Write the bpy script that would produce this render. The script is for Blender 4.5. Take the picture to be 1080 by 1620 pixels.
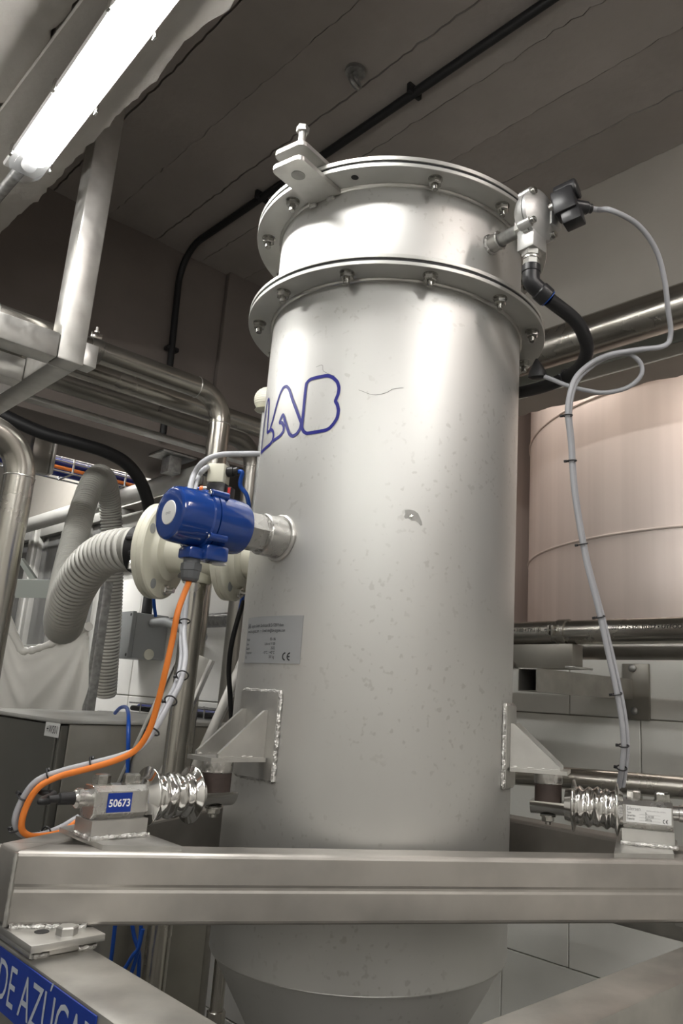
import bpy, bmesh, math, random
from mathutils import Vector, Matrix
random.seed(7)
S = bpy.context.scene
COL = S.collection
for o in list(bpy.data.objects):
    bpy.data.objects.remove(o)

# ------------------------------------------------------------------ camera (eye height is z = 0, tank axis is x = y = 0)
FPX, CAM_D, YAW, PITCH, ROLL, CX, CY = 1235.83, 1.47363, 0.018145, 0.243828, 0.057947, 632.55, 799.20
_cy, _sy, _cp, _sp = math.cos(YAW), math.sin(YAW), math.cos(PITCH), math.sin(PITCH)
FW = Vector((_sy * _cp, _cy * _cp, _sp))
_r = Vector((_cy, -_sy, 0)); _u = _r.cross(FW)
RT = _r * math.cos(ROLL) + _u * math.sin(ROLL)
UP = _u * math.cos(ROLL) - _r * math.sin(ROLL)
EYE = Vector((0, -CAM_D, 0))
cam = bpy.data.cameras.new('camera'); camo = bpy.data.objects.new('camera', cam); COL.objects.link(camo)
cam.sensor_fit = 'VERTICAL'; cam.sensor_height = 36.0; cam.sensor_width = 24.0
cam.lens = FPX / 1620 * 36.0
cam.shift_x = -(CX - 540) / 1620; cam.shift_y = (CY - 810) / 1620
cam.clip_start = 0.02; cam.clip_end = 60
camo.matrix_world = Matrix(((RT.x, UP.x, -FW.x, EYE.x), (RT.y, UP.y, -FW.y, EYE.y), (RT.z, UP.z, -FW.z, EYE.z), (0, 0, 0, 1)))
S.camera = camo

# ------------------------------------------------------------------ world, exposure
S.view_settings.view_transform = 'Standard'; S.view_settings.look = 'None'
S.view_settings.gamma = 1.0; S.view_settings.use_curve_mapping = False
S.view_settings.exposure = 0.80
S.cycles.use_denoising = True
S.cycles.max_bounces = 8; S.cycles.diffuse_bounces = 4; S.cycles.glossy_bounces = 4
S.cycles.sample_clamp_indirect = 4.0
wd = bpy.data.worlds.new('world'); S.world = wd; wd.use_nodes = True
bg = wd.node_tree.nodes['Background']
bg.inputs[0].default_value = (0.93, 0.93, 0.90, 1); bg.inputs[1].default_value = 0.10
LAMP_POWER = 38.0          # emission of the fluorescent tubes
BACK_POWER = 95.0         # tubes added out of sight to brighten the bay beyond the passage
BAY_POWER = 16.0            # tube in the silo bay

# ------------------------------------------------------------------ room axes: u runs along the boards of the ceiling (away, left), v across them (away, right)
_a = math.radians(43.5)
E1 = Vector((-math.sin(_a), math.cos(_a), 0)); E2 = Vector((math.cos(_a), math.sin(_a), 0)); EZ = Vector((0, 0, 1))
def W(u, v, z): return E1 * u + E2 * v + EZ * z
def raydir(x, y): return FW + RT * ((x - CX) / FPX) - UP * ((y - CY) / FPX)
def D(x, y, d): return EYE + raydir(x, y) * d                       # point at a known distance in front of the eye
def on_v(x, y, v): r = raydir(x, y); return EYE + r * ((v - EYE.dot(E2)) / r.dot(E2))
def on_u(x, y, u): r = raydir(x, y); return EYE + r * ((u - EYE.dot(E1)) / r.dot(E1))
def on_z(x, y, z): r = raydir(x, y); return EYE + r * (z / r.z)
FLOOR = -1.6; CEIL = 1.9

# ------------------------------------------------------------------ materials
MATS = {}
def mat(name, col, rough=0.5, metal=0.0, var=0.0, scale=8.0, bump=0.0, bscale=60.0, stretch=(1, 1, 1), col2=None, spots=0.0, emit=None, estr=0.0, alpha=1.0, trans=0.0, rvar=0.0, ior=1.45, coat=0.0, detail=4.0, spec=None, aniso=0.0):
    if name in MATS: return MATS[name]
    m = bpy.data.materials.new(name); m.use_nodes = True; MATS[name] = m
    nt = m.node_tree; N = nt.nodes; L = nt.links; b = N['Principled BSDF']
    def setv(k, v):
        if k in b.inputs: b.inputs[k].default_value = v
    c = (col[0], col[1], col[2], 1)
    setv('Base Color', c); setv('Roughness', rough); setv('Metallic', metal); setv('IOR', ior); setv('Alpha', alpha)
    setv('Transmission Weight', trans); setv('Coat Weight', coat)
    if spec is not None: setv('Specular IOR Level', spec)
    if aniso:                                            # grain runs round the vertical axis
        setv('Anisotropic', aniso); tn = N.new('ShaderNodeTangent'); tn.direction_type = 'RADIAL'; tn.axis = 'Z'; L.new(tn.outputs[0], b.inputs['Tangent'])
    if emit: setv('Emission Color', (*emit, 1)); setv('Emission Strength', estr)
    if var or bump or spots or rvar:
        tc = N.new('ShaderNodeTexCoord'); mp = N.new('ShaderNodeMapping'); mp.inputs['Scale'].default_value = stretch
        L.new(tc.outputs['Object'], mp.inputs['Vector'])
        def noise(sc, det=4.0, vec=None):
            n = N.new('ShaderNodeTexNoise'); n.inputs['Scale'].default_value = sc; n.inputs['Detail'].default_value = det
            L.new(vec or mp.outputs[0], n.inputs['Vector']); return n
    last = None
    if var:
        n = noise(scale, detail); r = N.new('ShaderNodeValToRGB')
        c2 = col2 or tuple(x * (1 - var) for x in col)
        r.color_ramp.elements[0].position = 0.36; r.color_ramp.elements[1].position = 0.66
        r.color_ramp.elements[0].color = (*c2, 1); r.color_ramp.elements[1].color = c
        L.new(n.outputs['Fac'], r.inputs['Fac']); last = r.outputs['Color']
    if spots:
        vo = N.new('ShaderNodeTexNoise'); vo.inputs['Scale'].default_value = 90; vo.inputs['Detail'].default_value = 1.5
        L.new(tc.outputs['Object'], vo.inputs['Vector'])
        n2 = noise(5.0, 2.0, tc.outputs['Object'])
        r1 = N.new('ShaderNodeValToRGB'); r1.color_ramp.elements[0].position = 0.62; r1.color_ramp.elements[1].position = 0.70
        L.new(vo.outputs['Fac'], r1.inputs['Fac'])
        r2 = N.new('ShaderNodeValToRGB'); r2.color_ramp.elements[0].position = 0.43; r2.color_ramp.elements[1].position = 0.56
        L.new(n2.outputs['Fac'], r2.inputs['Fac'])
        mu = N.new('ShaderNodeMath'); mu.operation = 'MULTIPLY'; L.new(r1.outputs['Color'], mu.inputs[0]); L.new(r2.outputs['Color'], mu.inputs[1])
        mu2 = N.new('ShaderNodeMath'); mu2.operation = 'MULTIPLY'; mu2.inputs[1].default_value = spots; L.new(mu.outputs[0], mu2.inputs[0])
        mx = N.new('ShaderNodeMix'); mx.data_type = 'RGBA'; L.new(mu2.outputs[0], mx.inputs['Factor'])
        mx.inputs['B'].default_value = (col[0] * 0.45, col[1] * 0.43, col[2] * 0.4, 1)
        if last: L.new(last, mx.inputs['A'])
        else: mx.inputs['A'].default_value = c
        last = mx.outputs['Result']
    if last: L.new(last, b.inputs['Base Color'])
    if rvar:
        n = noise(scale * 1.7, 5.0); mr = N.new('ShaderNodeMapRange'); mr.inputs['To Min'].default_value = max(0.02, rough - rvar); mr.inputs['To Max'].default_value = rough + rvar
        mr.inputs['From Min'].default_value = 0.3; mr.inputs['From Max'].default_value = 0.7
        L.new(n.outputs['Fac'], mr.inputs['Value']); L.new(mr.outputs[0], b.inputs['Roughness'])
    if bump:
        n = noise(bscale, 5.0); bp = N.new('ShaderNodeBump'); bp.inputs['Strength'].default_value = bump; bp.inputs['Distance'].default_value = 0.01
        L.new(n.outputs['Fac'], bp.inputs['Height']); L.new(bp.outputs[0], b.inputs['Normal'])
    return m
M = {}
M['tank'] = mat('satin_steel', (0.64, 0.635, 0.615), 0.44, 0.86, var=0.13, scale=3.0, stretch=(1, 1, 0.35), spots=0.28, rvar=0.05, bump=0.01, bscale=30, aniso=0.55)
M['flange'] = mat('flange_steel', (0.60, 0.595, 0.57), 0.42, 0.75, var=0.14, scale=9.0, rvar=0.06)
M['beam'] = mat('brushed_beam_steel', (0.52, 0.495, 0.46), 0.42, 0.85, var=0.22, scale=9.0, rvar=0.08, bump=0.015, bscale=25)
M['rail'] = mat('stained_rail_steel', (0.47, 0.455, 0.42), 0.42, 0.88, var=0.28, scale=11.0, rvar=0.09, detail=6)
M['plate'] = mat('plate_steel', (0.60, 0.59, 0.565), 0.36, 0.92, var=0.15, scale=20.0, rvar=0.08)
M['weld'] = mat('weld_bead', (0.72, 0.71, 0.69), 0.28, 0.95, var=0.35, scale=90.0, bump=0.5, bscale=180)
M['polish'] = mat('polished_steel', (0.74, 0.73, 0.71), 0.14, 1.0, rvar=0.03, scale=30)
M['cast'] = mat('cast_aluminium', (0.56, 0.56, 0.55), 0.42, 0.8, var=0.1, scale=30, bump=0.05, bscale=150)
M['body'] = mat('machined_steel', (0.66, 0.65, 0.63), 0.26, 0.97, var=0.12, scale=25, rvar=0.05)
M['pipe'] = mat('pipe_steel', (0.44, 0.42, 0.38), 0.24, 0.96, var=0.18, scale=5.0, stretch=(1, 1, 1), rvar=0.06)
M['darkpipe'] = mat('dull_pipe_steel', (0.30, 0.285, 0.26), 0.34, 0.92, var=0.25, scale=7.0, rvar=0.08)
M['bolt'] = mat('bolt_steel', (0.50, 0.49, 0.46), 0.25, 1.0, var=0.35, scale=120)
M['galv'] = mat('galvanised_steel', (0.42, 0.42, 0.41), 0.45, 0.8, var=0.3, scale=60)
M['black'] = mat('black_rubber', (0.012, 0.012, 0.013), 0.5)
M['blackpl'] = mat('black_plastic', (0.02, 0.02, 0.022), 0.33)
M['brown'] = mat('brown_rubber', (0.055, 0.038, 0.032), 0.62, var=0.3, scale=60)
M['blue'] = mat('blue_enamel', (0.008, 0.042, 0.215), 0.14, 0.0, coat=0.5)
M['bluetube'] = mat('blue_tube', (0.012, 0.075, 0.38), 0.3)
M['darkblue'] = mat('dark_blue_cable', (0.01, 0.02, 0.16), 0.4)
M['ink'] = mat('blue_ink', (0.006, 0.008, 0.17), 0.4)
M['print'] = mat('black_ink', (0.02, 0.02, 0.022), 0.6)
M['greyink'] = mat('grey_ink', (0.25, 0.25, 0.26), 0.6)
M['white'] = mat('white_ink', (0.82, 0.82, 0.82), 0.5)
M['signblue'] = mat('sign_blue', (0.008, 0.035, 0.26), 0.35)
M['signtext'] = mat('sign_letters', (0.42, 0.46, 0.52), 0.45)
M['cream'] = mat('cream_plastic', (0.66, 0.645, 0.54), 0.38, var=0.08, scale=12)
M['grey'] = mat('grey_cable', (0.38, 0.385, 0.41), 0.38)
M['orange'] = mat('orange_cable', (0.72, 0.20, 0.03), 0.4)
M['greypl'] = mat('grey_plastic', (0.30, 0.31, 0.31), 0.5)
M['gland'] = mat('dark_grey_plastic', (0.10, 0.105, 0.11), 0.4)
M['hose'] = mat('hose_rib_pvc', (0.50, 0.495, 0.46), 0.40)
M['hosewall'] = mat('hose_wall_pvc_groove_shade', (0.24, 0.235, 0.215), 0.5)  # darker than the ribs: groove shade put into the wall colour
M['label'] = mat('silver_label', (0.40, 0.41, 0.42), 0.42, 0.65, var=0.06, scale=10)
M['paper'] = mat('white_sticker', (0.70, 0.70, 0.69), 0.5)
M['clear'] = mat('clear_plastic', (0.45, 0.47, 0.50), 0.12, alpha=0.3)
M['glass'] = mat('window_glass', (0.16, 0.16, 0.155), 0.08, alpha=0.8)
M['alu'] = mat('window_aluminium', (0.46, 0.455, 0.43), 0.42, 0.35, var=0.1, scale=10)
M['film'] = mat('white_film', (0.84, 0.82, 0.77), 0.28, var=0.06, scale=7, stretch=(1, 1, 0.4), bump=0.05, bscale=20)
M['ceil'] = mat('painted_concrete_ceiling', (0.355, 0.322, 0.298), 0.75, var=0.16, scale=2.5, bump=0.30, bscale=22)
M['soffit'] = mat('painted_concrete_soffit', (0.42, 0.40, 0.37), 0.75, var=0.10, scale=4, bump=0.35, bscale=20)
M['farwall'] = mat('brown_far_wall', (0.215, 0.185, 0.168), 0.8, var=0.15, scale=3, bump=0.1, bscale=30)
M['wbeam'] = mat('grey_wall_plaster', (0.42, 0.395, 0.355), 0.7, var=0.12, scale=2.5, bump=0.2, bscale=18)
M['block'] = mat('painted_block', (0.74, 0.74, 0.70), 0.55, var=0.10, scale=4, bump=0.06, bscale=40)
M['whiteblock'] = mat('white_painted_block', (0.78, 0.77, 0.74), 0.6, var=0.07, scale=5, bump=0.06, bscale=40)
M['rearwall'] = mat('white_room_wall', (0.68, 0.665, 0.63), 0.6, var=0.05, scale=2)
M['joint'] = mat('mortar_joint', (0.28, 0.27, 0.24), 0.85)
M['floor'] = mat('grey_floor', (0.11, 0.107, 0.10), 0.5, var=0.2, scale=3)
M['silo'] = mat('pink_beige_silo', (0.65, 0.575, 0.535), 0.40, 0.25, var=0.13, scale=6, stretch=(1.6, 1.6, 0.05), rvar=0.05)
M['cab'] = mat('cabinet_steel', (0.36, 0.345, 0.31), 0.42, 0.85, var=0.2, scale=6, rvar=0.06)
M['cabdark'] = mat('cabinet_door_steel', (0.15, 0.147, 0.13), 0.45, 0.7, var=0.08, scale=4)
M['lampbody'] = mat('lamp_housing', (0.55, 0.55, 0.54), 0.5)
M['tubeglow'] = mat('glowing_diffuser', (0.9, 0.9, 0.9), 0.4, emit=(1.0, 0.985, 0.95), estr=LAMP_POWER)
M['warmglow'] = mat('glowing_warm_diffuser', (0.9, 0.9, 0.9), 0.4, emit=(1.0, 0.91, 0.86), estr=LAMP_POWER)
M['backglow'] = mat('added_back_bay_diffuser', (0.9, 0.9, 0.9), 0.4, emit=(1.0, 0.985, 0.95), estr=BACK_POWER)
M['bayglow'] = mat('glowing_bay_diffuser', (0.9, 0.9, 0.9), 0.4, emit=(1.0, 0.90, 0.82), estr=BAY_POWER)
M['red'] = mat('red_plastic', (0.45, 0.02, 0.02), 0.35)
M['orangering'] = mat('orange_ring', (0.75, 0.16, 0.04), 0.35)
M['stain'] = mat('grey_stain', (0.33, 0.325, 0.31), 0.5, 0.6, var=0.2, scale=40)
M['scratch'] = mat('scratch_mark', (0.20, 0.20, 0.19), 0.5, 0.3)
M['palegreen'] = mat('pale_green_paint', (0.42, 0.45, 0.42), 0.5)

# ------------------------------------------------------------------ mesh builder
def basis(z, x=None):
    z = Vector(z).normalized()
    if x is None: x = Vector((0, 0, 1)) if abs(z.z) < 0.9 else Vector((1, 0, 0))
    x = Vector(x); x = (x - z * x.dot(z)).normalized()
    return x, z.cross(x), z
class MB:
    def __init__(s): s.v = []; s.f = []
    def quadstrip(s, rings, closed=True, capA=False, capB=False):
        b = len(s.v); n = len(rings[0])
        for r in rings: s.v += [Vector(p) for p in r]
        for i in range(len(rings) - 1):
            for j in range(n if closed else n - 1):
                a = b + i * n + j; c = b + i * n + (j + 1) % n
                s.f.append((a, c, c + n, a + n))
        if capA: s.f.append(tuple(b + j for j in range(n))[::-1])
        if capB: s.f.append(tuple(b + (len(rings) - 1) * n + j for j in range(n)))
        return s
    def cyl(s, p0, p1, r0, r1=None, n=24, cap=True, x=None, cham=0.0):
        p0 = Vector(p0); p1 = Vector(p1); r1 = r0 if r1 is None else r1
        x, y, z = basis(p1 - p0, x); L = (p1 - p0).length
        prof = [(0, r0), (L, r1)] if not cham else [(0, r0 - cham), (cham, r0), (L - cham, r1), (L, r1 - cham)]
        rings = [[p0 + z * t + (x * math.cos(2 * math.pi * k / n) + y * math.sin(2 * math.pi * k / n)) * r for k in range(n)] for t, r in prof]
        return s.quadstrip(rings, True, cap, cap)
    def lathe(s, o, ax, prof, n=48, x=None, cap=True, a0=0.0, a1=None, rfun=None):
        o = Vector(o); x, y, z = basis(ax, x)
        full = a1 is None; a1 = a0 + 2 * math.pi if full else a1
        m = n if full else n + 1
        rings = []
        for i, (t, r) in enumerate(prof):
            ring = []
            for k in range(m):
                a = a0 + (a1 - a0) * k / n
                rr = r if rfun is None else r + rfun(t, a, r)
                ring.append(o + z * t + (x * math.cos(a) + y * math.sin(a)) * rr)
            rings.append(ring)
        return s.quadstrip(rings, full, cap and full, cap and full)
    def loopsweep(s, o, ax, loop, n=64, x=None, a0=0.0, a1=2 * math.pi):   # closed profile (t, r) swept round the axis
        o = Vector(o); x, y, z = basis(ax, x); full = abs(a1 - a0 - 2 * math.pi) < 1e-6
        m = n if full else n + 1; rings = []
        for k in range(m):
            a = a0 + (a1 - a0) * k / n; d = x * math.cos(a) + y * math.sin(a)
            rings.append([o + z * t + d * r for t, r in loop])
        if full: rings.append(rings[0])
        return s.quadstrip(rings, True, not full, not full)
    def tube(s, pts, r, n=12, cap=True):
        pts = [Vector(p) for p in pts]; rings = []; nrm = None
        for i, p in enumerate(pts):
            t = (pts[min(i + 1, len(pts) - 1)] - pts[max(i - 1, 0)]).normalized()
            if nrm is None: nrm = basis(t)[0]
            nrm = (nrm - t * nrm.dot(t)).normalized(); bn = t.cross(nrm)
            rr = r[i] if isinstance(r, (list, tuple)) else r
            rings.append([p + (nrm * math.cos(2 * math.pi * k / n) + bn * math.sin(2 * math.pi * k / n)) * rr for k in range(n)])
        return s.quadstrip(rings, True, cap, cap)
    def prism(s, poly, vec):
        vec = Vector(vec); A = [Vector(p) for p in poly]
        return s.quadstrip([A, [p + vec for p in A]], True, True, True)
    def box(s, c, size, ax=None, bev=0.0, seg=2):
        ax = ax or (Vector((1, 0, 0)), Vector((0, 1, 0)), Vector((0, 0, 1)))
        bm = bmesh.new(); bmesh.ops.create_cube(bm, size=1.0)
        for v in bm.verts: v.co = Vector((v.co.x * size[0], v.co.y * size[1], v.co.z * size[2]))
        if bev: bmesh.ops.bevel(bm, geom=list(bm.edges), offset=bev, segments=seg, profile=0.5, affect='EDGES')
        b = len(s.v); bm.verts.index_update(); c = Vector(c)
        s.v += [c + ax[0] * v.co.x + ax[1] * v.co.y + ax[2] * v.co.z for v in bm.verts]
        s.f += [tuple(b + v.index for v in f.verts) for f in bm.faces]; bm.free(); return s
    def span(s, u, v, z, bev=0.0, ax=None):              # box from ranges in the room frame
        c = W((u[0] + u[1]) / 2, (v[0] + v[1]) / 2, (z[0] + z[1]) / 2)
        return s.box(c, (abs(u[1] - u[0]), abs(v[1] - v[0]), abs(z[1] - z[0])), (E1, E2, EZ), bev)
    def hexhead(s, p, ax, r, h, rot=0.0):
        x, y, z = basis(ax); p = Vector(p); a = lambda k: rot + math.pi / 3 * k
        R = lambda t, rr: [p + z * t + (x * math.cos(a(k)) + y * math.sin(a(k))) * rr for k in range(6)]
        return s.quadstrip([R(0, r), R(h * 0.82, r), R(h, r * 0.86)], True, True, True)
    def torus(s, c, ax, R, r, n=40, m=10, lump=0.0):
        c = Vector(c); x, y, z = basis(ax); rings = []
        for k in range(n):
            a = 2 * math.pi * k / n; d = x * math.cos(a) + y * math.sin(a); q = r * (1 + lump * (random.random() - 0.5))
            rings.append([c + d * (R + q * math.cos(2 * math.pi * j / m)) + z * q * math.sin(2 * math.pi * j / m) for j in range(m)])
        rings.append(rings[0]); return s.quadstrip(rings, True)
    def mesh(s, name, m, off=Vector((0, 0, 0)), smooth=True, ang=35):
        me = bpy.data.meshes.new(name)
        me.from_pydata([tuple(p - off) for p in s.v], [], s.f)
        bm = bmesh.new(); bm.from_mesh(me)
        bmesh.ops.remove_doubles(bm, verts=bm.verts, dist=1e-6)
        bmesh.ops.recalc_face_normals(bm, faces=bm.faces)
        bm.to_mesh(me); bm.free()
        if smooth:
            me.shade_smooth(); me.set_sharp_from_angle(angle=math.radians(ang))
        me.materials.append(m); return me
ROOT = {}
def rootloc(o):
    p = Vector((0, 0, 0))
    while o is not None: p += o.location; o = o.parent
    return p
def thing(name, label, cat, loc, group=None, kind=None):
    o = bpy.data.objects.new(name, None); o.empty_display_size = 0.05; COL.objects.link(o); o.location = loc
    if label: o['label'] = label
    if cat: o['category'] = cat
    if group: o['group'] = group
    if kind: o['kind'] = kind
    return o
def part(name, mb, m, parent, label=None, smooth=True, ang=35, kind=None):
    o = bpy.data.objects.new(name, mb.mesh(name, m, rootloc(parent), smooth, ang)); COL.objects.link(o); o.parent = parent
    if label: o['label'] = label
    if kind: o['kind'] = kind
    return o
def solo(name, mb, m, label, cat, group=None, kind=None, smooth=True, ang=35):
    lo = [min(p[i] for p in mb.v) for i in range(3)]; hi = [max(p[i] for p in mb.v) for i in range(3)]
    c = Vector(((lo[0] + hi[0]) / 2, (lo[1] + hi[1]) / 2, lo[2]))
    o = bpy.data.objects.new(name, mb.mesh(name, m, c, smooth, ang)); COL.objects.link(o); o.location = c
    if label: o['label'] = label
    if cat: o['category'] = cat
    if group: o['group'] = group
    if kind: o['kind'] = kind
    return o
def inst(name, me, parent, loc, rot=None):               # a further part that shares mesh data
    o = bpy.data.objects.new(name, me); COL.objects.link(o); o.parent = parent; o.location = Vector(loc) - rootloc(parent)
    if rot is not None: o.rotation_euler = rot
    return o
def smoothpath(pts, n=10):                               # Catmull-Rom through the points
    P = [Vector(p) for p in pts]; P = [P[0] * 2 - P[1]] + P + [P[-1] * 2 - P[-2]]; out = []
    for i in range(1, len(P) - 2):
        a, b, c, d = P[i - 1:i + 3]
        for k in range(n):
            t = k / n
            out.append(0.5 * ((2 * b) + (c - a) * t + (2 * a - 5 * b + 4 * c - d) * t * t + (3 * b - a - 3 * c + d) * t ** 3))
    out.append(P[-2]); return out
def bent(pts, rad, n=8):                                 # straight runs with round bends
    P = [Vector(p) for p in pts]; out = [P[0]]
    for i in range(1, len(P) - 1):
        d0 = (P[i - 1] - P[i]).normalized(); d1 = (P[i + 1] - P[i]).normalized()
        h = math.acos(max(-1, min(1, d0.dot(d1)))) / 2; L = rad / math.tan(h)
        a = P[i] + d0 * L; b = P[i] + d1 * L; c = P[i] + (d0 + d1).normalized() * (rad / math.sin(h))
        va = a - c; vb = b - c; tot = math.pi - 2 * h
        for k in range(n + 1):
            t = k / n; out.append(c + (va * math.sin((1 - t) * tot) + vb * math.sin(t * tot)) / math.sin(tot))
    out.append(P[-1]); return out
def textmesh(txt, size, font_scale_x=1.0, bold=0.0, align='LEFT'):  # flat lettering as (x, y) vertices and faces
    cu = bpy.data.curves.new('lettering', 'FONT'); cu.body = txt; cu.size = size; cu.align_x = align; cu.offset = bold; cu.resolution_u = 3
    ob = bpy.data.objects.new('lettering', cu); COL.objects.link(ob)
    dg = bpy.context.evaluated_depsgraph_get(); ev = ob.evaluated_get(dg); me = ev.to_mesh()
    vs = [(v.co.x * font_scale_x, v.co.y) for v in me.vertices]; fs = [tuple(p.vertices) for p in me.polygons]
    ev.to_mesh_clear(); bpy.data.objects.remove(ob); bpy.data.curves.remove(cu)
    return vs, fs
def letters(mb, txt, size, mapper, sx=1.0, bold=0.0, align='LEFT'):
    vs, fs = textmesh(txt, size, sx, bold, align); b = len(mb.v)
    mb.v += [Vector(mapper(x, y)) for x, y in vs]; mb.f += [tuple(b + i for i in f) for f in fs]
    return mb
def flatpart(name, mb, m, parent, label=None):           # print: keep the faces as they are
    me = bpy.data.meshes.new(name); off = rootloc(parent)
    me.from_pydata([tuple(p - off) for p in mb.v], [], mb.f); me.materials.append(m)
    o = bpy.data.objects.new(name, me); COL.objects.link(o); o.parent = parent
    if label: o['label'] = label
    return o

# ================================================================== the room
floor = solo('floor', MB().span((-4, 6.5), (-4, 4.2), (FLOOR - 0.05, FLOOR)), M['floor'], None, None, kind='structure')
# ceiling: cast against boards, so every board shows; ragged ridges between them
ceil = solo('ceiling', MB().span((-4, 1.92), (-0.42, 1.22), (CEIL + 0.02, CEIL + 0.12)), M['ceil'], None, None, kind='structure')
def ragged(u0, u1, step, amp):
    n = int((u1 - u0) / step); return [(u0 + (u1 - u0) * k / n, (random.random() - 0.5) * amp * (1.0 if random.random() < 0.7 else 2.2)) for k in range(n + 1)]
edges = {}
vb = [1.22 - 0.2235 * k for k in range(9)]
for k, v in enumerate(vb): edges[k] = ragged(-4, 1.92, 0.03, 0.006)
for k in range(7):
    va, vc = vb[k], max(vb[k + 1], -0.42); zb = CEIL + random.uniform(-0.004, 0.004)
    mb = MB(); A = []; tilt = random.uniform(-0.004, 0.004)
    for i in range(len(edges[0])):
        u, ja = edges[k][i]; jb = edges[k + 1][i][1]
        a = va - 0.0025 + ja * (k > 0); b = vc + 0.0025 + jb
        lip = 0.004 * random.random()
        A.append([W(u, a, CEIL + 0.02), W(u, a, zb + tilt - lip), W(u, a - 0.008, zb + tilt), W(u, b + 0.008, zb - tilt), W(u, b, zb - tilt - 0.5 * lip), W(u, b, CEIL + 0.02)])
    mb.quadstrip(A, True, True, True)
    part('board', mb, M['ceil'], ceil, ang=50)
# downstand beam with the lamp under it
def slab_mesh(u, v0, v1, z0, z1, step=0.02, amp=0.010):
    mb = MB(); A = []; n = int((u[1] - u[0]) / step); j = 0
    for k in range(n + 1):
        uu = u[0] + (u[1] - u[0]) * k / n
        j = j * 0.75 + (random.random() - 0.5) * amp
        A.append([W(uu, v0, z1), W(uu, v0, z0), W(uu, v1 - 0.02, z0 + (random.random() - .5) * .003), W(uu, v1 + j, z0 + 0.002 + random.random() * 0.006), W(uu, v1 - 0.004 + 0.3 * j, z0 + 0.03), W(uu, v1, z0 + 0.09), W(uu, v1, z1)])
    return mb.quadstrip(A, True, True, True)
SOF = 1.28
solo('trim_1', slab_mesh((-4, 1.915), -0.62, -0.423, SOF, CEIL + 0.12), M['soffit'], None, None, kind='structure', ang=50)
solo('trim_2', slab_mesh((-4, 1.915), -3.0, -0.615, SOF + 0.012, CEIL + 0.12, amp=0.02), M['soffit'], None, None, kind='structure', ang=50)
# far wall above the passage, with a pilaster, and the pale bay behind it
solo('wall_far', MB().span((1.92, 2.45), (-3.0, 4.0), (0.985, CEIL + 0.12), 0.004), M['farwall'], None, None, kind='structure')
solo('trim_3', MB().span((1.885, 1.92), (0.69, 1.22), (0.985, CEIL), 0.004), M['farwall'], None, None, kind='structure')
solo('trim_4', MB().span((2.45, 6.5), (-3.0, 1.0), (1.75, 1.85)), M['whiteblock'], None, None, kind='structure')
solo('wall_back', MB().span((6.4, 6.5), (-3.0, 1.0), (FLOOR, 1.85)), M['wbeam'], None, None, kind='structure')
solo('wall_rear', MB().span((-4.0, -3.4), (-3.2, 1.22), (FLOOR, CEIL)), M['rearwall'], None, None, kind='structure')
solo('wall_side', MB().span((-3.4, 2.4), (-3.3, -3.2), (FLOOR, SOF)), M['rearwall'], None, None, kind='structure')
# partition with white blocks, v = 0.8
WP = 0.80
wl = solo('wall_left', MB().span((0.9, 2.95), (WP + 0.006, WP + 0.12), (FLOOR, 0.725)), M['joint'], None, None, kind='structure')
bw, bh = 0.41, 0.355
blk = MB().box((0, 0, 0), (bw - 0.006, 0.03, bh - 0.005), (E1, E2, EZ), 0.002, 1).mesh('block', M['whiteblock'])
for r in range(9):
    z = -0.052 - 4 * bh + bh * (r + 0.5)
    if z - bh / 2 < FLOOR or z + bh / 2 > 0.70: continue
    for q in range(5):
        u = 0.9 + bw * (q + 0.5); inst('block', blk, wl, W(u, WP + 0.015, z))
solo('trim_5', MB().span((2.45, 6.4), (WP + 0.02, WP + 0.12), (0.93, 1.75)), M['wbeam'], None, None, kind='structure')
solo('trim_6', MB().span((2.95, 6.4), (WP + 0.02, WP + 0.12), (FLOOR, 0.12)), M['wbeam'], None, None, kind='structure')
# aluminium windows in the partition
def window(name, u0, u1, z0, z1, sash):
    w = thing(name, None, None, W((u0 + u1) / 2, WP, z0), kind='structure')
    t = 0.055
    for a, b in ((u0, u0 + t), (u1 - t, u1)): part('window_frame', MB().span((a, b), (WP - 0.02, WP + 0.05), (z0, z1), 0.004), M['alu'], w)
    for a, b in ((z0, z0 + t), (z1 - t, z1)): part('window_frame', MB().span((u0 + t, u1 - t), (WP - 0.02, WP + 0.05), (a, b), 0.004), M['alu'], w)
    part('pane', MB().span((u0 + t, u1 - t), (WP + 0.012, WP + 0.018), (z0 + t, z1 - t)), M['glass'], w)
    for s in sash:
        part('sash', MB().span((s, s + 0.045), (WP - 0.012, WP + 0.03), (z0 + t, z1 - t), 0.004), M['alu'], w)
    return w
window('window_1', 2.99, 3.30, 0.14, 0.92, ())
window('window_2', 3.34, 4.02, 0.14, 0.92, (3.56, 3.60))
window('window_3', 4.08, 4.80, 0.14, 0.92, (4.40,))
solo('trim_7', MB().span((2.95, 2.99), (WP - 0.03, WP + 0.1), (FLOOR, 0.93), .004), M['alu'], None, None, kind='structure')
solo('trim_8', MB().span((4.02, 4.08), (WP - 0.03, WP + 0.1), (FLOOR, 0.93), .004), M['alu'], None, None, kind='structure')
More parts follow.
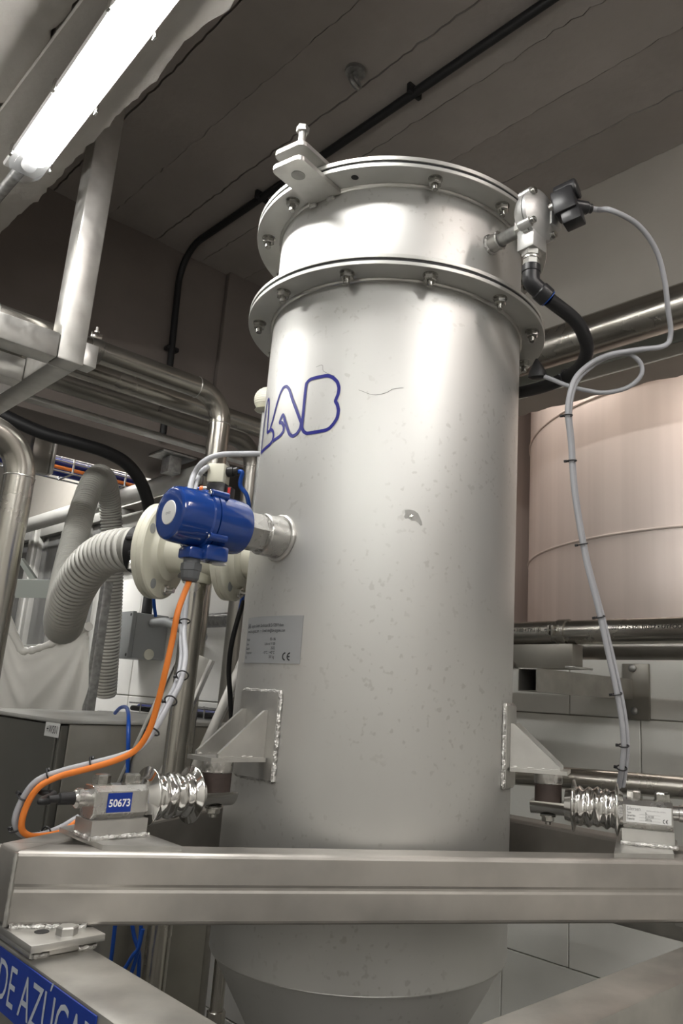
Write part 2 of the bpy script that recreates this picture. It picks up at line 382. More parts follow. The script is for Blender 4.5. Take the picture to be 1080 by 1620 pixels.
# right wall, v = 1.22: painted blocks below, opening to the silo bay, plastered lintel above
WR = 1.22
wr = solo('wall_right', MB().span((-4, 1.92), (WR + 0.008, WR + 0.14), (FLOOR, 0.245)), M['joint'], None, None, kind='structure')
bw, bh = 0.495, 0.367
blk = MB().box((0, 0, 0), (bw - 0.004, 0.03, bh - 0.004), (E1, E2, EZ), 0.0015, 1).mesh('block', M['block'])
blk2 = MB().box((0, 0, 0), (bw - 0.004, 0.03, 0.258), (E1, E2, EZ), 0.0015, 1).mesh('block', M['block'])
for r in range(5):
    z = -0.016 + bh * (r - 3.5)
    if r == 4: z = 0.115
    for q in range(-8, 3):
        inst('block', blk2 if r == 4 else blk, wr, W(0.372 + bw * (q + 0.5) - (0.2475 if r % 2 else 0.0), WR + 0.016, z))
lint = MB(); A = []; n = 190; j = 0
for k in range(n + 1):
    u = -4 + 5.92 * k / n; j = j * 0.7 + (random.random() - 0.5) * 0.02
    A.append([W(u, WR, CEIL + 0.1), W(u, WR, 1.165), W(u, WR + 0.006, 1.158), W(u, WR + 0.006, 1.125), W(u, WR + 0.14 + j, 1.122 + (random.random() - .5) * .006), W(u, WR + 0.14 + 0.3 * j, 1.15), W(u, WR + 0.14, CEIL + 0.1)])
lint.quadstrip(A, True, True, True)
solo('trim_9', lint, M['wbeam'], None, None, kind='structure', ang=50)
solo('trim_11', MB().span((-4, 1.85), (WR - 0.016, WR - .0005), (1.166, 1.226), .003), M['palegreen'], None, None, kind='structure')
solo('wall_bay', MB().span((-4, 3.5), (3.99, 4.1), (FLOOR, 3.0)), M['silo'], None, None, kind='structure')
solo('trim_10', MB().span((-4, 3.5), (WR + 0.14, 4.1), (3.0, 3.1)), M['wbeam'], None, None, kind='structure')
solo('wall_bay_side', MB().span((1.50, 1.58), (WR + 0.141, 3.98), (FLOOR, 2.2)), M['silo'], None, None, kind='structure')

# silo: rolled sheet courses with weld seams
SU, SV, SR = 0.36, 2.85, 1.10
silo = thing('storage_silo', 'tall pink beige steel storage silo standing behind the opening in the wall', 'silo', W(SU, SV, FLOOR))
courses = [FLOOR + 0.25, -0.6, 0.696, 1.314, 1.9]
for a, b in zip(courses[:-1], courses[1:]):
    part('sheet_course', MB().lathe(W(SU, SV, a), EZ, [(0, SR), (b - a, SR)], 96), M['silo'], silo)
for z in courses[1:-1]:
    part('weld_seam', MB().torus(W(SU, SV, z), EZ, SR + 0.001, 0.006, 96, 8), M['silo'], silo)
part('skirt', MB().lathe(W(SU, SV, FLOOR), EZ, [(0, SR - 0.05), (0.25, SR - 0.05)], 64), M['silo'], silo)

# fluorescent lamps: opaque housing above, ribbed diffuser below
def lamp(label, c, ax, L, glow, group=None, clear_end=0.10):
    ax = Vector(ax).normalized(); side = EZ.cross(ax); r = 0.0405
    t = thing('fluorescent_lamp', label, 'lamp', c, group)
    p0 = c - ax * (L / 2); p1 = c + ax * (L / 2)
    up = [p0 + EZ * 0.0]
    def half(mb, a, b, r0, lo, hi, cap=True, n=16, zoff=0):
        ring = lambda p, rr: [p + (side * math.cos(x) + EZ * math.sin(x)) * rr + EZ * zoff for x in [lo + (hi - lo) * k / n for k in range(n + 1)]]
        mb.quadstrip([ring(a, r0), ring(b, r0)], True, cap, cap)
    h = MB(); ring = lambda p: [p + side * x + EZ * z for x, z in ((-r, -0.004), (-r - .003, 0.004), (-r * 0.75, 0.034), (r * 0.75, 0.034), (r + .003, 0.004), (r, -0.004))]
    h.quadstrip([ring(p0), ring(p1)], True, True, True); part('housing', h, M['lampbody'], t)
    g = MB(); half(g, p0 + ax * clear_end, p1 - ax * clear_end, r - 0.006, math.pi, 2 * math.pi); part('diffuser', g, glow, t, 'glowing white diffuser')
    for q, s in ((p0, 1), (p1, -1)):
        e = MB(); n = 12; rings = []
        for k in range(7):
            tt = k / 6; rr = r * (1 - 0.0 if k > 2 else 0.72 + 0.14 * k)
            rings.append([q + ax * s * (clear_end + 0.02) * tt + (side * math.cos(x) + EZ * math.sin(x)) * rr for x in [math.pi + math.pi * i / n for i in range(n + 1)]])
        e.quadstrip(rings, False); part('end_cap', e, M['clear'], t, 'clear ribbed plastic end of the diffuser')
        m = MB(); m.cyl(q + ax * s * 0.055 - EZ * 0.012, q + ax * s * 0.10 - EZ * 0.012, 0.017, n=16); part('tube_socket', m, M['paper'], t)
    for k in range(5):
        f = (k + 0.25) / 4.5
        for s in (-1, 1):
            q = p0 + (p1 - p0) * min(f, 0.97) + side * s * (r + 0.004)
            c_ = MB(); c_.box(q, (0.014, 0.006, 0.03), (ax, side, EZ), 0.0015); part('clip', c_, M['polish'], t)
    for f in (0.2, 0.8):
        q = p0 + (p1 - p0) * f
        m = MB(); m.box(q + EZ * 0.057, (0.03, 0.03, 0.047), (ax, side, EZ)); part('hanger', m, M['galv'], t)
    return t
LZ = 1.20
lamp('lit fluorescent lamp hanging under the concrete beam above the steel post', W(0.17, -0.564, LZ), E1 + E2 * 0.0474, 1.27, M['tubeglow'])
lamp('unseen fluorescent lamp added for fill further back along the concrete beam', W(-1.75, -0.530, LZ), E1, 1.27, M['tubeglow'])  # added out of view to light the front
lamp('unseen fluorescent lamp added for fill under the soffit far left of the tank', W(-0.9, -2.2, LZ), E1, 1.27, M['tubeglow'])  # unseen fill lamp, added to light the left side
lamp('lit fluorescent lamp inside the silo bay', W(-0.35, 1.455, 1.30), E1, 1.27, M['bayglow'])
lamp('unseen fluorescent lamp added further along to brighten the silo bay', W(0.85, 1.62, 1.62), E1, 0.9, M['bayglow'])  # hidden lamp added to brighten the wall beside the silo
lamp('unseen fluorescent lamp added to brighten the pale bay beyond the passage', W(3.15, 0.1, 1.62), E1, 1.27, M['backglow'])  # hidden lamp added to brighten the white partition
lamp('unseen fluorescent lamp added for fill under the soffit behind the viewer', W(-2.3, -2.0, LZ), E1, 1.27, M['tubeglow'])  # extra unseen lamp, lights the rear walls that the steel reflects
lamp('lit fluorescent lamp under the board marked ceiling behind the viewer', W(-2.1, 0.05, CEIL - 0.085), E1, 1.27, M['warmglow'])
lamp('unseen fluorescent lamp added for fill left of the pipe rack', W(1.25, -1.15, LZ), E1, 1.0, M['tubeglow'])  # added outside the view to brighten rack, bag and cabinet
lamp('short unseen fluorescent lamp added for fill behind the lintel', W(2.80, 0.0, 1.22), E1, 0.62, M['backglow'])  # made-up fixture hidden by the lintel, brightens the white blocks
solo('lamp_conduit', MB().tube([W(0.81, -0.535, LZ + 0.012), W(1.0, -0.53, LZ + 0.02), W(1.88, -0.50, LZ + 0.03)], 0.014, 12), M['galv'], 'thin grey conduit running on from the end of the lit lamp', 'conduit')
# black conduit on the ceiling, down the far wall
CV = 0.437
cond = thing('ceiling_conduit', 'black conduit running along the board marked ceiling and down the dark wall', 'conduit', W(0, CV, CEIL - 0.03))
part('conduit_tube', MB().tube(bent([W(-4, CV, CEIL - 0.022), W(1.885, CV, CEIL - 0.022), W(1.885, CV + .03, 1.0)], 0.16), 0.0145, 14), M['black'], cond)
for u in (-0.6, 0.45, 1.28):
    mb = MB(); mb.box(W(u, CV, CEIL - 0.016), (0.016, 0.056, 0.034), (E1, E2, EZ), 0.003); part('clamp', mb, M['black'], cond)
mb = MB(); mb.box(W(1.895, CV + .02, 1.42), (0.034, 0.056, 0.018), (E1, E2, EZ), 0.003); part('clamp', mb, M['black'], cond)
# lifting eye in the ceiling
ep = W(0.544, 0.267, CEIL)
eye = thing('lifting_eye', 'small steel lifting eye screwed into the ceiling above the tank', 'eye bolt', ep - EZ * 0.05)
part('base_disc', MB().cyl(ep - EZ * 0.010, ep + EZ * 0.003, 0.032, n=24), M['galv'], eye)
part('shank', MB().cyl(ep - EZ * 0.022, ep - EZ * 0.008, 0.010, n=14), M['galv'], eye)
part('ring', MB().torus(ep - EZ * 0.04, (0.75, -0.6, 0.25), 0.021, 0.0075, 28, 10), M['galv'], eye)

# ================================================================== the vacuum tank
def AZ(az): a = math.radians(az); return Vector((math.sin(a), -math.cos(a), 0))     # outward direction; 0 faces the viewer, + is right
def TG(az): a = math.radians(az); return Vector((math.cos(a), math.sin(a), 0))      # along the wall, towards growing azimuth
def CYL(az, z, r): return AZ(az) * r + EZ * z
TR = 0.25; ZC = -0.404; Z1 = 0.7077; Z2 = 0.8968
tank = thing('vacuum_tank', 'tall cylindrical stainless steel tank with bolted flanges and blue outlined letters', 'tank', (0, 0, ZC - 0.26))
ORG = Vector((0, 0, 0)); XF = Vector((0, -1, 0))
part('lower_shell', MB().lathe(ORG, EZ, [(ZC, TR - .006), (ZC, TR), (Z1 - 0.0005, TR), (Z1 - .0005, TR - .006)], 160, cap=False), M['tank'], tank)
part('upper_shell', MB().lathe(ORG, EZ, [(Z1 + 0.0205, TR - .006), (Z1 + 0.0205, TR), (Z2 - .0005, TR), (Z2 - .0005, TR - .006)], 160, cap=False), M['tank'], tank)
part('cone', MB().lathe(ORG, EZ, [(ZC - 0.26, 0.088), (ZC - 0.26, 0.094), (ZC - 0.006, 0.2445), (ZC, 0.2445)], 128, cap=False), M['tank'], tank)
part('cone_outlet', MB().lathe(ORG, EZ, [(ZC - 0.40, 0.088), (ZC - 0.40, 0.093), (ZC - 0.26, 0.093), (ZC - 0.26, 0.088)], 64, cap=False), M['tank'], tank)
def ringplate(z0, z1, r0, r1, ch=0.0008):
    return MB().loopsweep(ORG, EZ, [(z0, r0), (z0, r1 - ch), (z0 + ch, r1), (z1 - ch, r1), (z1, r1 - ch), (z1, r0)], 160)
part('flange_ring', ringplate(Z1, Z1 + 0.0075, TR - .004, 0.2990), M['flange'], tank)
part('gasket', ringplate(Z1 + 0.0075, Z1 + 0.0130, TR - .004, 0.2965, .0003), M['black'], tank)
part('flange_ring', ringplate(Z1 + 0.0130, Z1 + 0.0205, TR - .004, 0.2985), M['flange'], tank)
part('flange_ring', ringplate(Z2, Z2 + 0.0078, TR - .004, 0.3005), M['flange'], tank)
part('gasket', ringplate(Z2 + 0.0078, Z2 + 0.0132, TR - .004, 0.2975, .0003), M['black'], tank)
lid = MB().lathe(ORG, EZ, [(Z2 + 0.013, 0.05), (Z2 + 0.013, 0.2992), (Z2 + 0.0138, 0.30), (Z2 + 0.0207, 0.30), (Z2 + 0.0215, 0.2992), (Z2 + 0.0215, 0.02)], 160)
part('lid', lid, M['flange'], tank)
for z in (Z1, Z2):
    part('weld_bead', MB().torus((0, 0, z - 0.001), EZ, TR + 0.001, 0.0042, 220, 8, 0.35), M['plate'], tank)
part('weld_bead', MB().torus((0, 0, Z1 + .0215), EZ, TR + 0.001, 0.0032, 220, 8, 0.35), M['plate'], tank)
part('cone_seam', MB().torus((0, 0, ZC - .001), EZ, TR - 0.0035, 0.003, 160, 8, 0.2), M['flange'], tank)
# bolts: washer, nut and thread end under the flange, head above
bm_ = MB(); bm_.cyl((0, 0, 0), (0, 0, -0.0020), 0.0132, n=20); bm_.hexhead((0, 0, -0.0020), (0, 0, -1), 0.0118, 0.0105, 0.3); bm_.cyl((0, 0, 0.0240), (0, 0, -0.0225), 0.0058, n=14, cham=.001)
bm_.cyl((0, 0, 0.0215), (0, 0, 0.0230), 0.0112, n=20); bm_.hexhead((0, 0, 0.0230), (0, 0, 1), 0.0098, 0.006, 0.1)
bolt_me = bm_.mesh('bolt', M['bolt'])
for z in (Z1, Z2):
    for k in range(12):
        a = 10.6 + 30 * k
        if z == Z2 and k == 11:                            # an empty hole where the lifting lug stands
            mb = MB(); c = CYL(a, z - 0.0004, 0.277); mb.cyl(c, c + EZ * 0.002, 0.0066, n=20); part('bolt_hole', mb, M['black'], tank); continue
        inst('bolt', bolt_me, tank, CYL(a, z, 0.277), (0, 0, random.random() * 6))
# lifting lugs: one plate under the flange, one on the lid
def lug(z0, z1, r0, r1, az, wd, m, cut=0.012):
    x, y = AZ(az), TG(az); h = wd / 2
    poly = [x * r0 - y * h, x * (r1 - cut) - y * h] + [x * (r1 - cut + cut * math.sin(t)) + y * (-h + cut - cut * math.cos(t)) for t in (0.5, 1.0, 1.57)] \
         + [x * (r1 - cut + cut * math.sin(t)) + y * (h - cut + cut * math.cos(t)) for t in (1.57, 1.0, 0.5)] + [x * (r1 - cut) + y * h, x * r0 + y * h]
    return MB().prism([p + EZ * z0 for p in poly], EZ * (z1 - z0))
LA = -35.6
lg = part('lifting_lug', lug(Z2 - 0.0085, Z2 - 0.0003, 0.2510, 0.364, LA, 0.070, M['plate']), M['plate'], tank)
part('hole_disc', MB().cyl(CYL(LA, Z2 - 0.0090, 0.329), CYL(LA, Z2 - 0.004, 0.329), 0.0125, n=28), M['stain'], lg)
lg = part('lifting_lug', lug(Z2 + 0.0225, Z2 + 0.0305, 0.225, 0.362, LA, 0.070, M['plate']), M['plate'], tank)
c = CYL(LA + 1.5, Z2 + 0.0305, 0.338)
mb = MB(); mb.cyl(c, c + EZ * 0.010, 0.018, 0.016, n=24, cham=.002); mb.cyl(c, c + EZ * 0.052, 0.0065, n=16); mb.hexhead(c + EZ * 0.040, EZ, 0.0115, 0.012)
part('lug_bolt', mb, M['plate'], lg)
for s in (-0.03, 0.012):
    q = CYL(LA, Z2 - .012, 0.2525) + TG(LA) * s
    mb = MB(); mb.box(q, (0.006, 0.016, 0.008), (AZ(LA), TG(LA), EZ), 0.002); part('tack_weld', mb, M['weld'], tank)
# three welded support brackets, 120 degrees apart
def bracket(az):
    x, y = AZ(az), TG(az); f = lambda r, s, z: x * r + y * s + EZ * z
    b = part('support_bracket', MB().loopsweep(ORG, EZ, [(-0.130, TR + .0003), (-0.130, TR + 0.0078), (0.0, TR + 0.0078), (0.0, TR + .0003)], 14, XF, math.radians(az - 11.4), math.radians(az + 11.4)), M['plate'], tank)
    w = MB()
    def bead(pts, r=0.0035):
        q = []
        for a, c2 in zip(pts[:-1], pts[1:]):
            n = max(2, int((c2 - a).length / 0.004))
            q += [a + (c2 - a) * (k / n) + Vector((random.random() - .5, random.random() - .5, random.random() - .5)) * 0.0012 for k in range(n)]
        q.append(pts[-1]); w.tube(q, [r * (0.85 + 0.4 * random.random()) for _ in q], 8)
    aa = [az - 11.5 + 23 * k / 10 for k in range(11)]
    bead([CYL(a, 0.001, TR + .003) for a in aa] + [CYL(az + 11.6, -0.131, TR + .003)] + [CYL(a, -0.131, TR + .003) for a in reversed(aa)] + [CYL(az - 11.6, 0.001, TR + .003)])
    part('weld_bead', w, M['weld'], b)
    part('shelf_plate', MB().prism([f(TR + .007, -0.040, -0.1045), f(0.350, -0.034, -0.1045), f(0.350, 0.034, -0.1045), f(TR + .007, 0.040, -0.1045)], EZ * 0.006), M['plate'], b)
    for s in (-0.030, 0.030):
        part('gusset', MB().prism([f(TR + .006, s - .003, -0.0985), f(0.338, s - .003, -0.0985), f(0.338, s - .003, -0.093), f(TR + .012, s - .003, -0.028), f(TR + .006, s - .003, -0.028)], y * 0.006), M['plate'], b)
        w2 = MB(); q = [f(0.262 + 0.075 * k / 18, s, -0.0975 + .001 * random.random()) for k in range(19)]; w2.tube(q, [0.003 * (0.8 + .5 * random.random()) for _ in q], 8); part('weld_bead', w2, M['plate'], b)
AZL, AZR = -47.0, 71.6
for a in (AZL, AZR, 191.6): bracket(a)
# stubs for the level sensor and the valve
AS, ZS = -44.6, 0.252
st = MB(); o = CYL(AS, ZS, 0.243); st.lathe(o, AZ(AS), [(0, 0.029), (0, 0.0345), (0.046, 0.0345), (0.0475, 0.033), (0.0475, 0.029)], 40, cap=False); part('sensor_stub', st, M['body'], tank)
q = []
for k in range(61):
    a = 2 * math.pi * k / 60; p = TG(AS) * math.cos(a) * 0.0362 + EZ * math.sin(a) * 0.0362; s_ = 0.0362 * math.cos(a)
    q.append(AZ(AS) * (math.sqrt(TR * TR - s_ * s_) + 0.002) + p + EZ * ZS)
w = MB(); w.tube(q, [0.0040 * (0.85 + 0.3 * random.random()) for k in range(61)], 10); part('weld_bead', w, M['plate'], tank)
AV, ZV = 40.6, 0.826
st = MB(); o = CYL(AV, ZV, 0.243); st.lathe(o, AZ(AV), [(0, 0.010), (0, 0.0155), (0.030, 0.0155), (0.031, 0.0135), (0.031, 0.010)], 28, cap=False); part('valve_stub', st, M['plate'], tank)
part('weld_bead', MB().torus(CYL(AV, ZV, 0.251), AZ(AV), 0.0165, 0.0032, 40, 8, .5), M['weld'], tank)
part('weld_bead', MB().torus(CYL(AV, ZV, 0.2735), AZ(AV), 0.0150, 0.0024, 40, 8, .6), M['weld'], tank)
# blue outlined letters, painted round the shell
LOGO = {
 'B': ([(-37.3, .525), (-35.6, .531), (-31.2, .532), (-27.1, .532), (-24.6, .527), (-22.5, .518), (-21.6, .507), (-21.7, .496), (-22.8, .483), (-21.8, .477), (-21.0, .466), (-21.3, .453), (-22.6, .443), (-24.3, .435), (-26.2, .432), (-30.6, .431), (-34.9, .431), (-36.6, .436), (-37.7, .444), (-37.6, .465), (-37.6, .491), (-37.5, .515)], True),
 'A': ([(-61.3, .462), (-58.8, .480), (-56.7, .504), (-54.4, .524), (-52.3, .533), (-49.6, .532), (-47.5, .524), (-44.8, .502), (-42.0, .482), (-39.4, .462), (-38.2, .453), (-38.4, .443), (-40.1, .434), (-42.5, .431), (-44.6, .437), (-46.4, .450), (-48.4, .465), (-50.4, .481), (-52.8, .466), (-50.4, .464), (-48.8, .455), (-48.8, .446), (-51.3, .439), (-56.7, .436)], False),
 'L': ([(-72.5, .431), (-67.8, .431), (-60.0, .432), (-57.4, .436), (-56.6, .446), (-57.6, .456), (-59.6, .461), (-61.5, .461), (-64.6, .460), (-65.2, .494), (-66.2, .526), (-68.2, .533), (-70.2, .526), (-71.6, .490), (-72.5, .431)], False)}
for ch, (pts, closed) in LOGO.items():
    P = [Vector((math.radians(a) * TR, z, 0)) for a, z in pts]
    if closed: P = P + [P[0]]
    dense = []
    for a, b in zip(P[:-1], P[1:]):
        for k in range(5): dense.append(a + (b - a) * (k / 5))
    dense.append(P[-1])
    sm = dense[:]
    for _ in range(2):
        sm2 = sm[:]
        for i in range(1, len(sm) - 1): sm2[i] = (sm[i - 1] + sm[i] * 2 + sm[i + 1]) / 4
        sm = sm2
    mb = MB(); ring = []
    for i, p in enumerate(sm):
        t = (sm[min(i + 1, len(sm) - 1)] - sm[max(i - 1, 0)])
        if closed and i in (0, len(sm) - 1): t = sm[1] - sm[-2]
        t.normalize(); n_ = Vector((-t.y, t.x, 0)) * 0.0031
        ring.append([CYL(math.degrees((p + n_ * s_).x / TR), (p + n_ * s_).y, TR + 0.0007) for s_ in (-1, 0, 1)])
    mb.quadstrip(ring, False); flatpart('painted_letter', mb, M['ink'], tank, 'dark blue outlined letter ' + ch)
# scratches and a grey stain with a small dent
def ribbon(pts, wdt, m, name):
    q = smoothpath([Vector((math.radians(a) * TR, z, 0)) for a, z in pts], 5); ring = []
    for i, p in enumerate(q):
        t = (q[min(i + 1, len(q) - 1)] - q[max(i - 1, 0)]).normalized(); n_ = Vector((-t.y, t.x, 0)) * wdt
        ring.append([CYL(math.degrees((p + n_ * s_).x / TR), (p + n_ * s_).y, TR + 0.0005) for s_ in (-1, 1)])
    flatpart(name, MB().quadstrip(ring, False), m, tank)
ribbon([(-13.5, .501), (-7.7, .492), (-2.9, .496), (-0.1, .504), (3.8, .507)], 0.0004, M['scratch'], 'scratch')
ribbon([(-33, .552), (-30, .553), (-29.1, .541), (-23.8, .529)], 0.0004, M['scratch'], 'scratch')
pts = [(7.0, .297), (8.5, .2985), (10.5, .298), (12.0, .294), (12.8, .288), (13.6, .281), (13.9, .275), (13.2, .274), (12.4, .278), (11.2, .281), (9.8, .281), (8.4, .284), (7.4, .283), (6.8, .286), (7.2, .291)]
mb = MB(); mb.v = [CYL(10.0, .2895, TR + .0005)] + [CYL(a, z, TR + .0005) for a, z in pts]; mb.f = [(0, k + 1, (k + 1) % len(pts) + 1) for k in range(len(pts))]
flatpart('stain', mb, M['stain'], tank, 'grey smudge with a small bright dent')
mb = MB(); mb.lathe(CYL(9.6, .2875, TR - .001), AZ(9.6), [(0, .0042), (.002, .003), (.0026, .0008)], 14); part('dent', mb, M['polish'], tank)
# type plate
pl = part('type_plate', MB().loopsweep(ORG, EZ, [(0.0455, TR + .0004), (0.0455, TR + .0016), (0.1215, TR + .0016), (0.1215, TR + .0004)], 24, XF, math.radians(-62.8), math.radians(-28.6)), M['label'], tank, 'silver type plate with small black print')
def platemap(x, y): return CYL(-62.8 + math.degrees(x / TR), 0.0455 + y, TR + 0.0021)
PW = math.radians(34.2) * TR
mb = MB()
for (x, y, sz, tx, al, sx) in ((0.020, 0.0585, .0075, 'cargotec GmbH  Dorfstrasse 58, D-17209 Fribom', 'LEFT', .60), (0.006, 0.0500, .0075, 'www.lab-cargotec.com    \u2022    E-mail: info@lab-cargotec.com', 'LEFT', .60),
      (0.006, 0.0365, .0062, 'Model', 'LEFT', .8), (0.006, 0.0290, .0062, 'Serie', 'LEFT', .8), (0.006, 0.0220, .0062, 'Baujahr', 'LEFT', .8), (0.006, 0.0150, .0062, 'Temperatur', 'LEFT', .8), (0.006, 0.0080, .0062, 'kg', 'LEFT', .8),
      (0.096, 0.0365, .0062, '02-186', 'RIGHT', .8), (0.096, 0.0290, .0062, 'Laboral Y100', 'RIGHT', .8), (0.096, 0.0220, .0062, '2022', 'RIGHT', .8), (0.096, 0.0150, .0062, '-10\u00b0C / +40\u00b0C', 'RIGHT', .8), (0.096, 0.0080, .0062, '202 kg', 'RIGHT', .8)):
    letters(mb, tx, sz, lambda a, b, x=x, y=y: platemap(x + a, y + b), sx, align=al)
flatpart('plate_print', mb, M['print'], pl)
def arcs(cx, cy, r, mapper, w=0.0011, bar=False, mbx=None):     # the two arcs of the CE mark
    mbx = mbx or MB()
    for j, xo in enumerate((0, r * 1.75)):
        ring = [[mapper(cx + xo + (r + s_) * math.cos(t), cy + (r + s_) * math.sin(t)) for s_ in (-w, w)] for t in [math.pi * 0.5 + 0.15 - .3 * 0 + math.pi * 1.0 * k / 14 - 0.15 for k in range(15)]]
        mbx.quadstrip(ring, False)
    b = len(mbx.v); mbx.v += [Vector(mapper(cx + r * 1.75 + a * r, cy + c_ * w)) for a, c_ in ((-1, -1), (-.1, -1), (-.1, 1), (-1, 1))]; mbx.f.append((b, b + 1, b + 2, b + 3))
    return mbx
flatpart('ce_mark', arcs(0.1205, 0.011, 0.0055, platemap), M['print'], pl)
mb = MB(); ring = [[platemap(x + s_, y) for s_ in (-.0006, .0006)] for x, y in ((.008, .066), (.008, .058), (.0081, .0579))]; mb.quadstrip(ring, False)
letters(mb, 'LAB', .0105, lambda a, b: platemap(.0055 + a, .0578 + b), .6); flatpart('plate_emblem', mb, M['print'], pl)

# ================================================================== weighing frame: truncated triangle of box beams
NA = 11.6; ZT = -0.207; ZB = -0.293
frame = thing('weighing_frame', 'welded stainless weighing frame of box beams running round the tank', 'frame', (0, 0, ZB))
def mitred(az, ro, ri, so, si, groove):
    x, y = AZ(az), TG(az); r = 0.006; sec = []
    def arc(cx, cz, a0, a1):
        for k in range(4):
            a = a0 + (a1 - a0) * k / 3; sec.append((cx + r * math.cos(a), cz + r * math.sin(a)))
    arc(ro - r, ZT - r, math.pi / 2, 0)
    if groove:
        zm = (ZT + ZB) / 2 + .0005
        sec.extend([(ro, zm + 0.0050), (ro - 0.0009, zm + 0.0015), (ro - 0.0009, zm - 0.0015), (ro - .0001, zm - 0.0050)])
    arc(ro - r, ZB + r, 0, -math.pi / 2); arc(ri + r, ZB + r, -math.pi / 2, -math.pi); arc(ri + r, ZT - r, math.pi, math.pi / 2)
    e = lambda n_: so + (si - so) * (ro - n_) / (ro - ri)
    return MB().quadstrip([[x * n_ - y * e(n_) + EZ * z for n_, z in sec], [x * n_ + y * e(n_) + EZ * z for n_, z in sec]], True, True, True)
for k in range(3):
    part('beam', mitred(NA + 120 * k, 0.327, 0.275, 0.5035, 0.4735, True), M['beam'], frame, ang=6)
    part('corner_beam', mitred(NA - 60 + 120 * k, 0.600, 0.548, 0.0305, 0.0006, False), M['beam'], frame)
    for s in (-1, 1):
        az = NA + 120 * k; p = AZ(az) * 0.327 + TG(az) * s * 0.5035
        w = MB(); q = [p + EZ * (ZT - .002 - 0.083 * j / 24) for j in range(25)]; w.tube(q, [0.0028 * (.8 + .4 * random.random()) for _ in q], 8); part('weld_bead', w, M['plate'], frame)
    az = NA - 60 + 120 * k; x, y = AZ(az), TG(az)
    e = lambda r_: (0.318 - 0.5 * r_) / 0.866
    cp = part('corner_plate', MB().prism([x * r_ + y * s_ + EZ * (ZT + .0003) for r_, s_ in ((0.425, -e(0.425)), (0.510, -e(0.510)), (0.510, e(0.510)), (0.425, e(0.425)))], EZ * 0.0065), M['plate'], frame)
# ================================================================== lower frame: square of box rails under it
ZR = -0.310
low = thing('support_frame', 'heavy stainless box rail frame carrying the weighing frame from below', 'frame', W(0, 0, FLOOR))
def rail(u, v, name='rail'): return part(name, MB().span(u, v, (ZR - 0.10, ZR), 0.006), M['rail'], low)
rail((-0.585, 0.585), (-0.600, -0.520)); rail((-0.585, 0.585), (0.520, 0.600))
rail((-0.585, -0.512), (-0.5195, 0.5195)); rail((0.512, 0.585), (-0.5195, 0.5195))
for u in (-0.55, 0.55):
    for v in (-0.56, 0.56): part('leg', MB().span((u - .035, u + .035), (v - .035, v + .035), (FLOOR, ZR - 0.1003), 0.006), M['rail'], low)
def foot(c, ulen=0.10):                                  # bolted plate pair between the two frames
    u, v = c
    fp = part('foot_plate', MB().span((u - 0.055, u + 0.085), (v - 0.044, v + 0.044), (ZB - 0.0085, ZB - .0003), 0.001), M['plate'], frame)
    sp = part('spacer_plate', MB().span((u - 0.045, u + 0.075), (v - 0.040, v + 0.040), (ZR + .0002, ZB - 0.009), 0.001), M['plate'], low)
    b = W(u - 0.032, v + .006, ZB - .0003); h = MB(); h.hexhead(b, EZ, 0.0125, 0.0095, .4); part('bolt', h, M['plate'], fp)
    b = W(u - 0.008, v - .014, ZB); h = MB(); h.cyl(b - EZ * .001, b + EZ * .0003, 0.0085, n=18); part('bolt_hole', h, M['black'], fp)
    for a, bb in ((-0.038, -0.018), (0.016, 0.038)):
        q = [W(u - 0.0465 + random.random() * .001, v + a + (bb - a) * j / 8, ZR + .002 + random.random() * .001) for j in range(9)]; w = MB(); w.tube(q, [.003 * (.8 + .5 * random.random()) for _ in q], 8); part('weld_bead', w, M['weld'], sp)
foot((-0.042, -0.557)); foot((-0.56, 0.235))
w = MB(); y_ = TG(NA); x_ = AZ(NA)
q = [x_ * 0.3285 - y_ * (0.498 - 0.088 * j / 40) + EZ * (ZB - .0002 + random.random() * .0015) for j in range(41)]; w.tube(q, [.0034 * (.75 + .5 * random.random()) for _ in q], 8); part('weld_bead', w, M['weld'], frame)
# blue sign on the outer face of the rail
sv = -0.6004
sg = solo('sign', MB().span((-0.272, 0.16), (sv - 0.0016, sv), (-0.374, -0.3135)), M['signblue'], 'blue sign with pale capital letters fixed along the lower rail', 'sign')
mb = MB(); letters(mb, 'DE AZ\u00daCAR', 0.060, lambda a, b: W(-0.018 - a, sv - 0.0021, -0.3635 + b), 0.78)
flatpart('lettering', mb, M['signtext'], sg, 'pale grey capitals reading DE AZ\u00daCAR')

